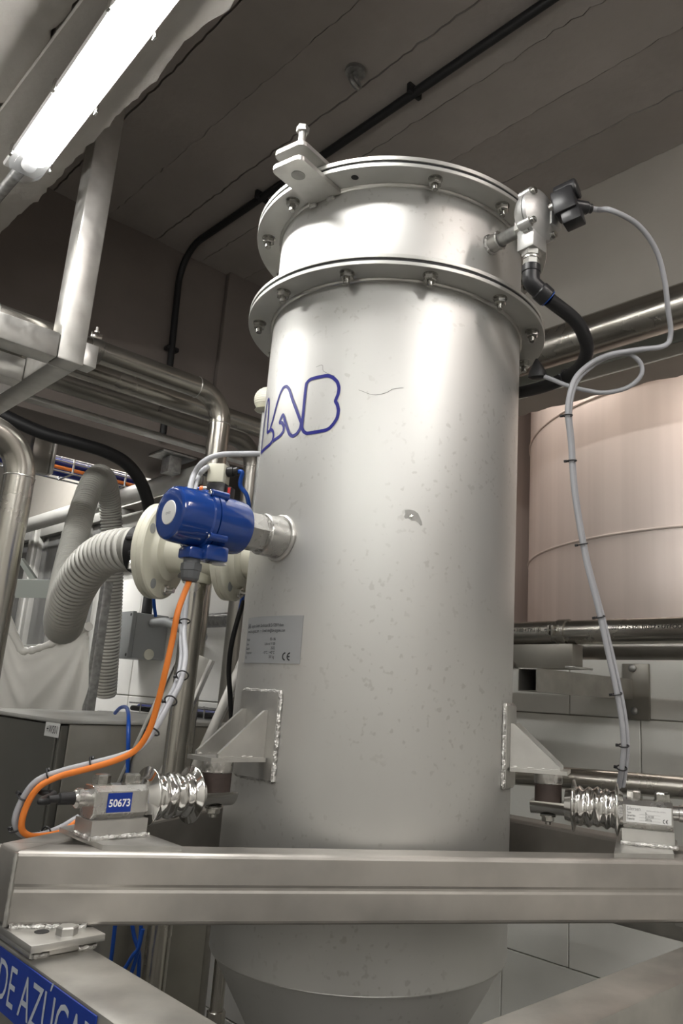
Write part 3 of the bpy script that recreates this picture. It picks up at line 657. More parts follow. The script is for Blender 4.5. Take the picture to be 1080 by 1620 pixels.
# ================================================================== load cells
def loadcell(az, side, label, cable_label=None):
    x, y = AZ(az), TG(az) * side; f = lambda r, s, z: x * r + y * s + EZ * z      # +y faces the viewer
    t = thing('load_cell', label, 'load cell', f(0.40, 0, -0.2000), 'load cells carrying the tank')
    zc = -0.1525
    col = MB(); c0 = f(0.316, 0, 0); col.lathe(c0, EZ, [(-0.1218, 0.012), (-0.1218, 0.0225), (-0.1200, 0.0235), (-0.1060, 0.0235), (-0.1050, 0.0225), (-0.1050, 0.012)], 32); part('steel_cup', col, M['body'], t)
    part('rubber_buffer', MB().cyl(c0 + EZ * -0.1490, c0 + EZ * -0.1220, 0.0222, n=32), M['brown'], t, 'brown rubber buffer')
    nose = MB(); n = 14
    ring = lambda r_: [f(r_, 0.0215 * math.cos(a), zc + 0.0035 + 0.0215 * math.sin(a)) for a in [math.pi + math.pi * k / n for k in range(n + 1)]]
    nose.quadstrip([ring(0.288), ring(0.352)], True, True, True); part('load_arm', nose, M['polish'], t)
    nb = MB(); b = f(0.316, 0, zc - 0.0185); nb.cyl(b, b - EZ * .0025, .013, n=24); nb.hexhead(b - EZ * .0025, -EZ, .0105, .008); nb.cyl(b - EZ * .009, b - EZ * .015, .005, n=12); part('bolt', nb, M['bolt'], t)
    o = f(0, 0, zc)
    def lump(tt, a, r): return 0.0010 * math.sin(5 * a + tt * 180) if 0.365 < tt < 0.420 else 0.0
    prof = [(0.344, 0.012), (0.344, 0.024), (0.354, 0.0265)] + [(0.3565, 0.0400), (0.3580, 0.0408), (0.3595, 0.0400), (0.3625, 0.0300)]
    nn = 40
    for k in range(nn + 1):
        tt = 0.364 + 0.057 * k / nn; prof.append((tt, 0.0296 + 0.0019 * math.sin(2 * math.pi * 4 * k / nn)))
    prof += [(0.4230, 0.0300), (0.4255, 0.0402), (0.4270, 0.0410), (0.4285, 0.0402), (0.431, 0.0290), (0.436, 0.0255), (0.438, 0.012)]
    part('bellows', MB().lathe(o, x, prof, 56, rfun=lump), M['polish'], t, 'shiny corrugated bellows with two rims', ang=60)
    # body: machined bar, flat sides, chamfered
    h = 0.0212; zb_ = -0.1555; sec = [(h, -.0140), (h, .0140), (h - .007, h), (-h + .007, h), (-h, .0140), (-h, -.0140), (-h + .007, -h), (h - .007, -h)]
    bd = MB().quadstrip([[f(r_, s_ * k, zb_ + z_ * k) for s_, z_ in sec] for r_, k in ((0.4345, .96), (0.4360, 1.0), (0.5105, 1.0), (0.512, .96))], True, True, True)
    body = part('body', bd, M['body'], t, ang=25)
    for r_ in (0.4535, 0.4965):
        bl = MB(); b = f(r_, 0, zb_ + h - .0005); bl.cyl(b, b + EZ * .0025, .0130, n=24); bl.hexhead(b + EZ * .0025, EZ, .0120, .0115, .2 + r_ * 9); part('bolt', bl, M['bolt'], t)
    co = MB(); co.lathe(f(0.511, 0, zc + .002), x, [(0, .0112), (.010, .0112), (.011, .0128), (.017, .0128), (.018, .0112), (.021, .009)], 28); part('connector', co, M['body'], t)
    gl = MB(); gl.lathe(f(0.531, 0, zc + .002), x, [(0, .0082), (.020, .0078), (.022, .0055), (.034, .0045)], 20); part('cable_boot', gl, M['black'], t)
    # stand
    q = lambda s_, r0, r1, z: [f(r0, -s_, z), f(r1, -s_, z), f(r1, s_, z), f(r0, s_, z)]
    sd = MB().quadstrip([q(0.0260, 0.4345, 0.5135, -0.1770), q(0.0260, 0.4345, 0.5135, -0.1972), q(0.031, 0.431, 0.517, -0.2000)], True, True, True); part('stand', sd, M['plate'], t)
    w = MB(); loop = [f(0.4325, 0.030, -0.1985), f(0.5155, 0.030, -0.1985)]; n = 26
    qq = [loop[0] + (loop[1] - loop[0]) * (k / n) + EZ * random.random() * .0015 for k in range(n + 1)]; w.tube(qq, [.0033 * (.75 + .5 * random.random()) for _ in qq], 8)
    qq = [f(0.5155, 0.030 - 0.06 * k / 18, -0.1985 + random.random() * .0015) for k in range(19)]; w.tube(qq, [.0033 * (.75 + .5 * random.random()) for _ in qq], 8); part('weld_bead', w, M['weld'], t)
    return t, body, f, zb_, h
lcL, bdL, fL, zc, hh = loadcell(AZL, 1, 'load cell with a blue number sticker, left of the tank on the front beam')
lcR, bdR, fR, _, _ = loadcell(AZR, -1, 'load cell with a white printed label, right of the tank')
# blue number sticker
def stick(f, r0, r1, z0, z1, s): return MB().quadstrip([[f(r_, s + d, z) for r_, z in ((r0, z0), (r1, z0), (r1, z1), (r0, z1))] for d in (0.0002, 0.0007)], True, True, True)
sk = part('number_sticker', stick(fL, 0.4600, 0.4945, zc - .0125, zc + .0122, hh), M['signblue'], bdL, 'blue sticker reading 50673', smooth=False)
mb = MB(); letters(mb, '50673', 0.0135, lambda a, b: fL(0.4925 - a, hh + .0010, zc - .0052 + b), 0.92, 0.0003); flatpart('number', mb, M['white'], sk)
sk = part('printed_label', stick(fR, 0.4410, 0.5095, zc - .0115, zc + .0136, hh), M['paper'], bdR, 'white label with fine print', smooth=False)
mR = lambda ox, oy: (lambda a, b: fR(0.4410 + ox + a, hh + .0010, zc + oy + b))
mb = MB(); letters(mb, 'Eilersen', 0.0080, mR(0.001, .0062), .85); letters(mb, 'DIGITAL LOAD CELL SYSTEMS', .0024, mR(.031, .0062), .9); flatpart('maker_print', mb, M['greyink'], sk)
mb = MB()
for k, (a_, b_) in enumerate((('Type', 'SL'), ('Serial No.', '21-41330'), ('Capacity', '200 Kg'))):
    letters(mb, a_, .0046, mR(0.001, .0015 - .0046 * k), .75); letters(mb, b_, .0046, mR(.029, .0015 - .0046 * k), .75)
    b = len(mb.v); mb.v += [mR(0, 0)(p_, 0.0009 - .0046 * k + d_) for p_, d_ in ((.020, 0), (.052, 0), (.052, .0002), (.020, .0002))]; mb.f.append((b, b + 1, b + 2, b + 3))
arcs(.0585, -.0068, .0026, mR(0, 0), .0005, mbx=mb); flatpart('data_print', mb, M['print'], sk)

# ================================================================== level sensor (blue housing) on its stub
f = lambda r, s, z: AZ(AS) * r + TG(AS) * s + EZ * (ZS + z)
sens = thing('level_sensor', 'blue enamelled level sensor screwed into the side of the tank', 'sensor', f(0.39, 0, -0.07))
hx = MB(); hx.cyl(f(0.2905, 0, 0), f(0.294, 0, 0), 0.029, n=32); hx.cyl(f(0.294, 0, 0), f(0.332, 0, 0), 0.0325, n=6, x=TG(AS), cham=.0015); part('hex_fitting', hx, M['body'], sens, ang=25)
part('housing', MB().lathe(f(0.330, 0, 0), AZ(AS), [(0, .020), (0, .037), (.004, .0415), (.012, .0432), (.050, .0440), (.058, .0440), (.060, .0475), (.068, .0475), (.069, .043)], 56), M['blue'], sens)
ld = part('lid', MB().lathe(f(0.400, 0, 0), AZ(AS), [(0, .043), (0.0005, .0475), (.008, .0475), (.010, .0445), (.052, .0425), (.058, .0405), (.060, .0375), (.0605, .0360), (.0600, .018), (.0600, .003)], 56), M['blue'], sens)
part('lid_badge', MB().lathe(f(0.4598, 0, 0), AZ(AS), [(0, .019), (.0012, .0185), (.0014, .0172), (.0012, .002)], 40), M['paper'], ld, 'round white badge in a blue rim')
mb = MB(); letters(mb, 'nivo', .0085, lambda a, b: f(0.4614, -a, b - .003), .9, align='CENTER'); flatpart('badge_print', mb, M['greyink'], ld)
for a in (0.9, 2.45, 4.0, 5.6):
    e = TG(AS) * math.cos(a) + EZ * math.sin(a); q = f(0.385, 0, 0) + e * 0.0480
    m_ = MB(); m_.cyl(q - AZ(AS) * .004, q + AZ(AS) * .026, .0065, n=14); sc_ = part('screw_boss', m_, M['blue'], sens)
    m_ = MB(); m_.cyl(q + AZ(AS) * .0255, q + AZ(AS) * .029, .0046, n=14, cham=.0008); part('screw', m_, M['polish'], sc_)
nb = MB(); ax = (AZ(AS), TG(AS), EZ); nb.box(f(0.388, 0.012, -0.052), (0.040, 0.040, 0.024), ax, .004); part('cable_entry', nb, M['blue'], sens)
nb = MB(); nb.cyl(f(0.371, 0.012, -0.0635), f(0.371, 0.012, -0.066), .011, n=24); part('blind_plug', nb, M['paper'], sens)
G0 = f(0.414, 0.004, 0)
nb = MB(); nb.box(f(0.414, 0.004, -0.055), (0.032, 0.034, 0.018), ax, .004); part('cable_entry', nb, M['blue'], sens)
gz = lambda z: G0 + EZ * z
nb = MB(); nb.cyl(gz(-.064), gz(-.072), .0125, n=24); nb.cyl(gz(-.070), gz(-.082), .0160, n=6, cham=.001); nb.cyl(gz(-.082), gz(-.093), .0148, .0135, n=12); nb.lathe(gz(-.093), -EZ, [(0, .0135), (.004, .011), (.005, .006)], 20); part('cable_gland', nb, M['gland'], sens, ang=25)

# ================================================================== valve with coil on the upper shell
f = lambda r, s, z: AZ(AV) * r + TG(AV) * s + EZ * (ZV + z)
VX = (AZ(AV), TG(AV), EZ)
val = thing('solenoid_valve', 'cast aluminium solenoid valve with black coil on the upper right of the tank', 'valve', f(0.36, 0, -0.09))
part('pipe_nipple', MB().cyl(f(0.272, 0, 0), f(0.320, 0, 0), 0.0118, n=24), M['galv'], val)
nb = MB(); nb.cyl(f(0.318, 0, 0), f(0.330, 0, 0), 0.0175, n=6, cham=.001); part('hex_nut', nb, M['plate'], val, ang=25)
part('valve_body', MB().lathe(f(0.328, 0, 0.010), AZ(AV), [(0, .015), (0, .024), (.006, .034), (.014, .041), (.022, .0445), (.030, .0455), (.0305, .043), (.033, .043)], 44), M['cast'], val)
part('cover', MB().lathe(f(0.361, 0, 0.010), AZ(AV), [(0, .040), (0, .0462), (.006, .0462), (.009, .040), (.013, .030), (.016, .018), (.016, .004)], 44), M['cast'], val)
for a in (0.75, 2.35, 3.9, 5.5):
    q = f(0, 0.041 * math.cos(a), 0.010 + 0.041 * math.sin(a)); m_ = MB()
    m_.cyl(q + AZ(AV) * 0.345, q + AZ(AV) * 0.369, .0088, n=16); b_ = part('bolt_lug', m_, M['cast'], val)
    m_ = MB(); m_.cyl(q + AZ(AV) * 0.3685, q + AZ(AV) * 0.377, .0060, n=14, cham=.001); m_.cyl(q + AZ(AV) * 0.3768, q + AZ(AV) * 0.3775, .003, n=6); part('cap_screw', m_, M['bolt'], b_)
nb = MB(); nb.box(f(0.350, -0.004, -0.040), (0.036, 0.038, 0.040), VX, .0025); part('outlet_block', nb, M['cast'], val)
nb = MB(); nb.box(f(0.372, 0.026, 0.012), (0.018, 0.030, 0.040), VX, .003); part('outlet_block', nb, M['cast'], val)
OX = f(0.350, -0.004, 0); dn = lambda z: OX + EZ * z
nb = MB(); nb.cyl(dn(-.059), dn(-.070), .0172, n=6, cham=.001); nb.cyl(dn(-.070), dn(-.074), .0145, n=20); nb.cyl(dn(-.074), dn(-.088), .0145, n=6, cham=.001); part('hex_nipple', nb, M['plate'], val, ang=25)
ec = dn(-.108); hd = (RT * 0.74 - UP * 0.62 + FW * 0.15).normalized()
nb = MB(); nb.cyl(dn(-.086), dn(-.100), .0165, n=24, cham=.001); nb.tube(bent([dn(-.099), dn(-.118), dn(-.118) + hd * .034], 0.014), .0152, 20); nb.cyl(dn(-.118) + hd * .018, dn(-.118) + hd * .040, .0175, n=24, cham=.002); part('elbow_fitting', nb, M['blackpl'], val, 'black plastic push-in elbow')
HB = dn(-.118) + hd * .040
nb = MB(); nb.cyl(HB, HB + hd * .0013, .0160, n=24); part('release_ring', nb, M['bluetube'], val, 'blue release ring')
part('coil_stem', MB().cyl(f(0.374, 0.012, 0.024), f(0.392, 0.020, 0.030), .0085, n=20), M['body'], val)
cx = f(0.405, 0.022, 0.014)
ca = (AZ(AV) * 0.92 + TG(AV) * 0.28 + EZ * 0.20).normalized(); cb = EZ - ca * ca.z; cb.normalize(); cc = ca.cross(cb) * -1
CA = (ca, cc, cb)
nb = MB(); nb.box(cx + cb * .010, (0.040, 0.036, 0.046), CA, .004); coil = part('coil', nb, M['blackpl'], val, 'black moulded coil')
nb = MB(); nb.cyl(cx - ca * .014 + cb * .034 + cc * .004, cx + ca * .026 + cb * .034 + cc * .004, .0185, n=28, cham=.002); part('coil_cap', nb, M['blackpl'], val)
nb = MB(); ring = []
for k in range(11):
    a = -1.0 + 1.5 * k / 10; e = (cb * math.cos(a) - cc * math.sin(a)) * 1.0
    ring.append([cx + cb * .034 + cc * .004 + ca * s + e * .0189 for s in (-.008, .016)])
nb.quadstrip(ring, False); flatpart('coil_label', nb, M['paper'], coil, 'white printed label on the coil')
nb = MB(); nb.box(cx - cb * .020 + ca * .006 + cc * .002, (0.034, 0.030, 0.030), CA, .003); plug = part('plug', nb, M['blackpl'], val, 'black rectangular plug')
pe0 = cx + cc * .014 + cb * .004 + ca * .018; pdir = (cc * 0.75 + ca * 0.65).normalized()
nb = MB(); nb.cyl(pe0 - pdir * .012, pe0 + pdir * .016, .0115, n=20, cham=.001); nb.cyl(pe0 + pdir * .016, pe0 + pdir * .024, .0085, n=14); part('plug_gland', nb, M['blackpl'], plug)
CAB0 = pe0 + pdir * .020

# ================================================================== cables, hoses and their ties
def tie(path, i, r, parent):
    p = path[i]; t = (path[min(i + 1, len(path) - 1)] - path[i - 1]).normalized()
    mb = MB(); mb.torus(p, t, r + .0008, .0013, 24, 6); x, y, z = basis(t, RT * -1 + FW * .3); mb.box(p + x * (r + .003), (.006, .0045, .0045), (x, y, z), .0008)
    return part('cable_tie', mb, M['blackpl'], parent)
def cable(name, pts, r, m, label, cat='cable', ties=(), tr=None, n=12, group=None):
    path = smoothpath(pts, 10)
    base = path[len(path) // 2]
    t = thing(name, label, cat, base, group)
    part('sheath', MB().tube(path, r, n), m, t)
    for k in ties: tie(path, int(k * (len(path) - 1)), tr or r, t)
    return t, path
z5 = lambda x, y, d: D(740 + x / 3.176, 270 + y / 3.176, d)
cA = [CAB0, CAB0 + pdir * .02] + [z5(*q) for q in ((720, 200, 1.33), (850, 270, 1.35), (940, 390, 1.37), (985, 540, 1.38), (1005, 700, 1.39), (1018, 820, 1.40), (985, 880, 1.40), (850, 900, 1.40), (700, 928, 1.40), (600, 980, 1.40), (530, 1060, 1.39), (500, 1200, 1.375))] \
     + [D(*q) for q in ((902, 700, 1.37), (908, 780, 1.36), (925, 880, 1.35), (945, 960, 1.34), (963, 1040, 1.335), (980, 1120, 1.33), (986, 1175, 1.33), (983, 1215, 1.335), (978, 1245, 1.35))]
cable('valve_cable', cA, 0.0047, M['grey'], 'grey cable arching from the valve coil and hanging down at the right', 'cable', (0.60, 0.655, 0.72, 0.785, 0.85, 0.915, 0.955), .0075)
cB = [z5(*q) for q in ((385, 1035, 1.46), (430, 1052, 1.45), (500, 1080, 1.44), (600, 1105, 1.43), (690, 1115, 1.42), (800, 1090, 1.415), (868, 1030, 1.41), (865, 965, 1.41), (800, 920, 1.41), (700, 938, 1.41), (620, 985, 1.41), (545, 1062, 1.40), (512, 1200, 1.385))] \
     + [D(*q) for q in ((905, 700, 1.38), (911, 780, 1.372), (928, 880, 1.362), (949, 960, 1.35), (969, 1040, 1.342), (986, 1120, 1.337), (992, 1175, 1.337), (990, 1210, 1.342), (985, 1244, 1.352))]
cable('loop_cable', cB, 0.0042, M['grey'], 'grey cable making a wide loop beside the black hose', 'cable')
pb = z5(345, 1000, 1.47)
mb = MB(); mb.lathe(z5(345, 945, 1.47), (z5(350, 1040, 1.47) - z5(345, 945, 1.47)), [(0, .002), (.006, .006), (.024, .016), (.034, .018), (.038, .012)], 20)
solo('sensor_boot', mb, M['black'], 'black rubber boot hanging at the right edge of the lower flange', 'boot')
hp = [HB + hd * .002] + [z5(*q) for q in ((540, 755, 1.375), (590, 850, 1.39), (595, 920, 1.42), (560, 990, 1.46), (480, 1045, 1.52), (380, 1085, 1.58), (258, 1115, 1.66))] + [D(760, 633, 1.75)]
cable('air_hose', hp, 0.0125, M['black'], 'thick black air hose curving from the valve elbow round behind the tank', 'hose', (0.60,), .014, 16)
oc = [gz(-.096)] + [D(*q) for q in ((282, 965, 1.135), (273, 1010, 1.125), (262, 1060, 1.115), (250, 1110, 1.11), (236, 1155, 1.105), (215, 1186, 1.10), (185, 1202, 1.095), (140, 1216, 1.09), (95, 1228, 1.085), (62, 1245, 1.075), (42, 1275, 1.07), (34, 1308, 1.065), (46, 1322, 1.07), (72, 1322, 1.09), (98, 1316, 1.12), (122, 1300, 1.15))]
cable('orange_cable', oc, 0.0044, M['orange'], 'orange cable dropping from the blue sensor and looping beside the load cell', 'cable')
gc = [D(*q) for q in ((300, 900, 1.44), (296, 940, 1.42), (291, 1000, 1.38), (293, 1040, 1.30), (285, 1080, 1.24), (268, 1112, 1.19), (247, 1150, 1.15), (222, 1182, 1.125), (190, 1196, 1.110), (145, 1208, 1.100), (98, 1220, 1.093), (58, 1236, 1.083), (34, 1268, 1.078), (24, 1300, 1.073), (36, 1320, 1.080), (64, 1321, 1.10), (95, 1310, 1.13), (124, 1293, 1.16))]
cable('grey_cable', gc, 0.0046, M['grey'], 'grey cable tied alongside the orange cable in its loop', 'cable', (0.10, 0.22, 0.29, 0.37, 0.53, 0.62, 0.70, 0.79, 0.90), .0085)
g2 = [D(*q) for q in ((297, 902, 1.46), (294, 942, 1.44), (287, 1000, 1.40), (287, 1040, 1.32), (279, 1080, 1.26), (263, 1112, 1.21), (243, 1150, 1.17), (218, 1184, 1.145), (187, 1200, 1.13), (145, 1214, 1.12), (98, 1226, 1.115), (60, 1243, 1.10), (38, 1272, 1.095))]
cable('grey_cable', g2, 0.0044, M['grey'], 'second grey cable half hidden behind the tied pair left of the tank', 'cable')
bc = [fL(0.563, 0, zc + .002), fL(0.575, 0, zc + .003)] + [D(*q) for q in ((85, 1256, 1.075), (68, 1254, 1.083), (58, 1249, 1.09))]
cable('black_lead', bc, 0.0042, M['black'], 'short black lead from the load cell with the blue sticker to the cable loop', 'cable')
bc = [fR(0.563, 0, zc + .002), fR(0.60, 0, zc - .004), fR(0.66, 0.0, zc - .03), fR(0.70, -.03, zc - 0.10), fR(0.66, -.06, zc - .16)]
cable('black_lead', bc, 0.0042, M['black'], 'short black lead leaving the load cell with the white label', 'cable')
bk = [D(*q) for q in ((386, 950, 1.62), (376, 980, 1.61), (366, 1020, 1.60), (362, 1060, 1.60), (364, 1100, 1.60), (366, 1140, 1.60), (366, 1175, 1.62), (364, 1230, 1.64))]
cable('black_cable', bk, 0.0052, M['black'], 'thin black cable hanging close to the left side of the tank', 'cable')
lt = MB(); b_ = D(100, 1318, 1.145); lt.tube(smoothpath([D(44, 1326, 1.10), D(62, 1332, 1.115), D(90, 1330, 1.13), D(118, 1322, 1.16)], 6), .0062, 10)
solo('cable_sleeve', lt, M['black'], 'black sleeve round the cable ends beside the load cell stand', 'sleeve')

# ================================================================== cream tee fitting with flanges, behind the blue sensor
F1 = Vector((-0.446, 0.085, 0.262)); F2 = Vector((-0.292, 0.052, 0.256)); TD = (F2 - F1).normalized(); TM = (F1 + F2) / 2 + TD * .006
tee = thing('flanged_tee', 'cream plastic pipe tee with two round flanges behind the blue sensor', 'pipe fitting', F1 - EZ * .1)
for c_, nm in ((F1, 'flange'), (F2, 'flange')):
    R_ = .0955 if c_ is F1 else .088
    fl = part(nm, MB().lathe(c_, TD, [(-.014, .040), (-.014, R_ - .006), (-.010, R_), (-.001, R_), (0, R_ - .001), (.0008, R_ - .001), (.0012, R_), (.010, R_), (.013, R_ - .003), (.0135, .066), (.016, .062), (.024, .058), (.026, .048), (.030, .043)], 56), M['cream'], tee)
    x, y, z = basis(TD)
    for k in range(4):
        a = math.pi / 4 + math.pi / 2 * k + .35; q = c_ + (x * math.cos(a) + y * math.sin(a)) * (R_ * 0.80)
        m_ = MB(); m_.lathe(q + TD * .0132, TD, [(0, .0100), (.0008, .0100), (.0008, .0001)], 18); part('bolt_hole', m_, M['greypl'], fl)
    q = c_ + (x * math.cos(3.3) + y * math.sin(3.3)) * (R_ * 0.80)
    m_ = MB(); m_.hexhead(q + TD * .0135, TD, .0105, .009); m_.cyl(q + TD * .022, q + TD * .036, .0055, n=12); m_.hexhead(q - TD * .014, -TD, .0105, .008); m_.cyl(q - TD * .02, q + TD * .03, .0052, n=12); part('bolt', m_, M['polish'], fl)
part('tee_body', MB().lathe(F1 + TD * .026, TD, [(0, .044), (.02, .040), (.05, .043), (.075, .048), (.090, .044), ((F2 - F1).length - .04, .042)], 40), M['cream'], tee)
part('branch', MB().lathe(TM - EZ * .030, -EZ, [(0, .034), (.012, .030), (.026, .029), (.030, .026), (.030, .01)], 32), M['cream'], tee)
part('tank_spigot', MB().cyl(F2 + TD * .026, Vector((-0.236, 0.040, 0.2535)), .041, n=36), M['cream'], tee)
part('valve_neck', MB().cyl(TM + EZ * .030, TM + EZ * .085, .012, n=20), M['galv'], tee)
solo('tee_support', MB().lathe(TM - EZ * .060, -EZ, [(0, .005), (0, .0215), (0.42, .0215), (.42, .005)], 28), M['pipe'], 'short steel pipe dropping from the cream tee', 'pipe')
# pilot valve on the tee
pc = D(345, 760, 1.59); PX = (TD, TD.cross(EZ) * -1, EZ)
pil = thing('pilot_valve', 'small white and black pilot valve above the cream tee', 'valve', pc - EZ * .05)
part('white_block', MB().box(pc + EZ * .012, (.036, .034, .040), PX, .003), M['cream'], pil)
part('black_block', MB().box(pc - EZ * .028 + TD * .004, (.040, .036, .038), PX, .003), M['blackpl'], pil)
for s, m_ in ((-1, 'blackpl'), (1, 'blackpl')):
    q = pc + TD * .018 * s + EZ * (.016 if s < 0 else .018); d_ = (TD * s + EZ * .15).normalized(); mb = MB(); mb.cyl(q, q + d_ * .014, .0105, n=18, cham=.001); mb.cyl(q + d_ * .014, q + d_ * .024, .0090, n=18, cham=.001); part('push_fitting', mb, M[m_], pil)
mb = MB(); q = pc - TD * .016 - EZ * .020; mb.cyl(q, q - TD * .012, .007, n=14); part('push_fitting', mb, M['body'], pil)
mb = MB(); mb.cyl(q - TD * .012, q - TD * .020, .0068, n=14); part('release_ring', mb, M['orangering'], pil, 'orange release ring')
mb = MB(); mb.box(pc + TD * .028 - EZ * .032, (.014, .022, .034), PX, .002); md = part('manual_switch', mb, M['blackpl'], pil)
mb = MB(); mb.box(pc + TD * .031 - PX[1] * .011 - EZ * .026, (.006, .003, .018), PX, .0008); part('red_button', mb, M['red'], md)
q0 = q - TD * .018
cable('air_tube', [q0, q0 - TD * .02] + [D(*a) for a in ((300, 772, 1.60), (275, 780, 1.64), (258, 800, 1.72), (250, 850, 1.80), (246, 900, 1.86), (243, 945, 1.90), (246, 975, 1.92))], .0042, M['bluetube'], 'blue air tube leaving the pilot valve to the left', 'tube')
q1 = pc + TD * .040 + EZ * .020
cable('air_tube', [q1, q1 + TD * .01 - EZ * .002] + [D(*a) for a in ((380, 768, 1.59), (392, 790, 1.60), (396, 850, 1.66), (384, 940, 1.68), (380, 965, 1.69))], .0045, M['bluetube'], 'blue air tube bending down from the right of the pilot valve', 'tube')
cable('grey_cable', [D(*a) for a in ((296, 840, 1.42), (298, 790, 1.47), (305, 755, 1.54), (320, 732, 1.54), (345, 720, 1.545), (380, 718, 1.56), (412, 718, 1.58), (470, 720, 1.72))], .0055, M['grey'], 'grey cable arching over the blue sensor to the tank side', 'cable')
cable('grey_cable', [D(*a) for a in ((304, 840, 1.435), (305, 790, 1.485), (312, 758, 1.56), (320, 745, 1.565), (328, 739, 1.575))] + [pc - TD * .040 + EZ * .012], .0052, M['grey'], 'grey cable plugged into the left of the pilot valve', 'cable')
# corrugated suction hose
H0 = F1 - TD * .016
hpts = [H0, H0 - TD * .05] + [D(*a) for a in ((168, 876, 1.62), (136, 902, 1.66), (114, 940, 1.72), (104, 974, 1.80), (100, 990, 1.95), (98, 968, 2.16), (104, 920, 2.42), (116, 862, 2.66), (130, 808, 2.86), (144, 768, 3.00), (157, 752, 3.12), (168, 766, 3.22), (175, 810, 3.30), (178, 880, 3.30), (176, 960, 3.31), (171, 1040, 3.32), (167, 1100, 3.34))]
path = smoothpath(hpts, 40); L_ = [0]
for a, b in zip(path[:-1], path[1:]): L_.append(L_[-1] + (b - a).length)
hose = thing('suction_hose', 'grey corrugated suction hose looping down and up from the cream flange', 'hose', D(100, 1000, 1.9))
part('hose_wall', MB().tube(path[::6] + [path[-1]], .0405, 28), M['hosewall'], hose, ang=60)
pitch = 0.0142; nt_ = int(L_[-1] / pitch); sg_ = 22; hx_ = []; i = 0; nrm = None
for k in range(nt_ * sg_ + 1):                            # spiral rib wound round the wall
    s_ = L_[-1] * k / (nt_ * sg_)
    while i < len(L_) - 2 and L_[i + 1] < s_: i += 1
    t_ = (s_ - L_[i]) / max(1e-9, L_[i + 1] - L_[i]); p_ = path[i] + (path[i + 1] - path[i]) * t_
    tan = (path[i + 1] - path[i]).normalized()
    nrm = basis(tan)[0] if nrm is None else (nrm - tan * nrm.dot(tan)).normalized()
    a_ = 2 * math.pi * k / sg_; hx_.append((p_, tan, nrm * math.cos(a_) + tan.cross(nrm) * math.sin(a_)))
rings = [[p_ + e_ * .0400 - tan * .0046, p_ + e_ * .0440 - tan * .0036, p_ + e_ * .0453, p_ + e_ * .0440 + tan * .0036, p_ + e_ * .0400 + tan * .0046] for p_, tan, e_ in hx_]
part('spiral_rib', MB().quadstrip(rings, False), M['hose'], hose, ang=75)
cl = MB(); cc_ = H0 - TD * .022; cl.cyl(H0 - TD * .002, H0 - TD * .040, .0475, n=36); cl_ = part('black_tape', cl, M['black'], hose)
for k in range(10):
    a = 2 * math.pi * k / 10; x, y, z = basis(TD); e = x * math.cos(a) + y * math.sin(a)
    m_ = MB(); m_.box(cc_ + e * .048 + TD * (random.random() - .5) * .02, (.014 + random.random() * .012, .012, .010), (TD, e, TD.cross(e)), .003); part('tape_fold', m_, M['blackpl'], cl_)
cq = cc_ + (RT * .1 - FW).normalized() * .057 - TD * .004
cl = MB(); cl.cyl(cq - EZ * .026, cq + EZ * .050, .0042, n=12); part('clamp_screw', cl, M['polish'], hose)
cl = MB(); cl.hexhead(cq - EZ * .034, EZ, .009, .018); part('clamp_nut', cl, M['polish'], hose)
# pale round filter head behind the tank
fc = D(424, 632, 1.90)
flt = thing('filter_head', 'pale ribbed round plastic cap peeping out left of the blue letters', 'cap', fc - EZ * .035)
part('cap', MB().lathe(fc - EZ * .034, EZ, [(0, .02), (.004, .030)] + [(0.006 + .0025 * k, .033 * math.sqrt(max(.05, 1 - ((k - 10) / 13) ** 2)) + (.0008 if k % 2 else 0)) for k in range(22)] + [(.066, .004)], 40), M['cream'], flt)
part('stalk', MB().cyl(fc - EZ * .30, fc - EZ * .03, .012, n=16), M['galv'], flt)

# ================================================================== pipe rack at the left
def pipe(name, pts, r, m, label, bend=0.09, extra=None, n=24):
    t = thing(name, label, 'pipe', pts[-1] if pts[-1][2] < pts[0][2] else pts[0])
    part('tube', MB().tube(bent(pts, bend, 12), r, n), m, t)
    return t
def seam(t, p, ax, r, m=None): part('weld_seam', MB().torus(p, ax, r, .0012, 32, 6, .4), m or M['plate'], t)
def clamp(t, p, ax, r):
    k = part('clamp_band', MB().lathe(Vector(p) - Vector(ax).normalized() * .016, ax, [(0, r - .001), (0, r + .0022), (.032, r + .0022), (.032, r - .001)], 32, cap=False), M['darkpipe'], t)
    q = Vector(p) + EZ * (r + .010); x = Vector(ax).normalized(); y = EZ.cross(x)
    part('clamp_lug', MB().box(q, (.030, .012, .018), (x, y, EZ), .002), M['polish'], k)
    m_ = MB(); m_.cyl(q + EZ * .008, q + EZ * .026, .004, n=10); m_.hexhead(q + EZ * .009, EZ, .008, .006); part('clamp_bolt', m_, M['polish'], k)
p1 = pipe('process_pipe', [W(0.9, -1.9, 0.858), W(0.9, 0.148, 0.858), W(0.9, 0.148, FLOOR)], .0312, M['pipe'], 'nearest rack pipe, bending down beside the blue sensor')
clamp(p1, W(0.9, -0.255, 0.858), E2, .0312); clamp(p1, W(0.9, -0.520, 0.858), E2, .0312)
seam(p1, W(0.9, 0.058, 0.858), E2, .0312); seam(p1, W(0.9, 0.148, 0.768), EZ, .0312)
p2 = pipe('process_pipe', [W(1.05, -1.9, 0.858), W(1.05, 1.1, 0.858)], .0312, M['pipe'], 'middle rack pipe running straight on behind the tank')
p3 = pipe('process_pipe', [W(1.20, -1.9, 0.858), W(1.20, 0.475, 0.858), W(1.20, 0.475, FLOOR)], .0312, M['darkpipe'], 'rearmost rack pipe, bending down close to the tank')
seam(p3, W(1.2, 0.475, 0.768), EZ, .0312)
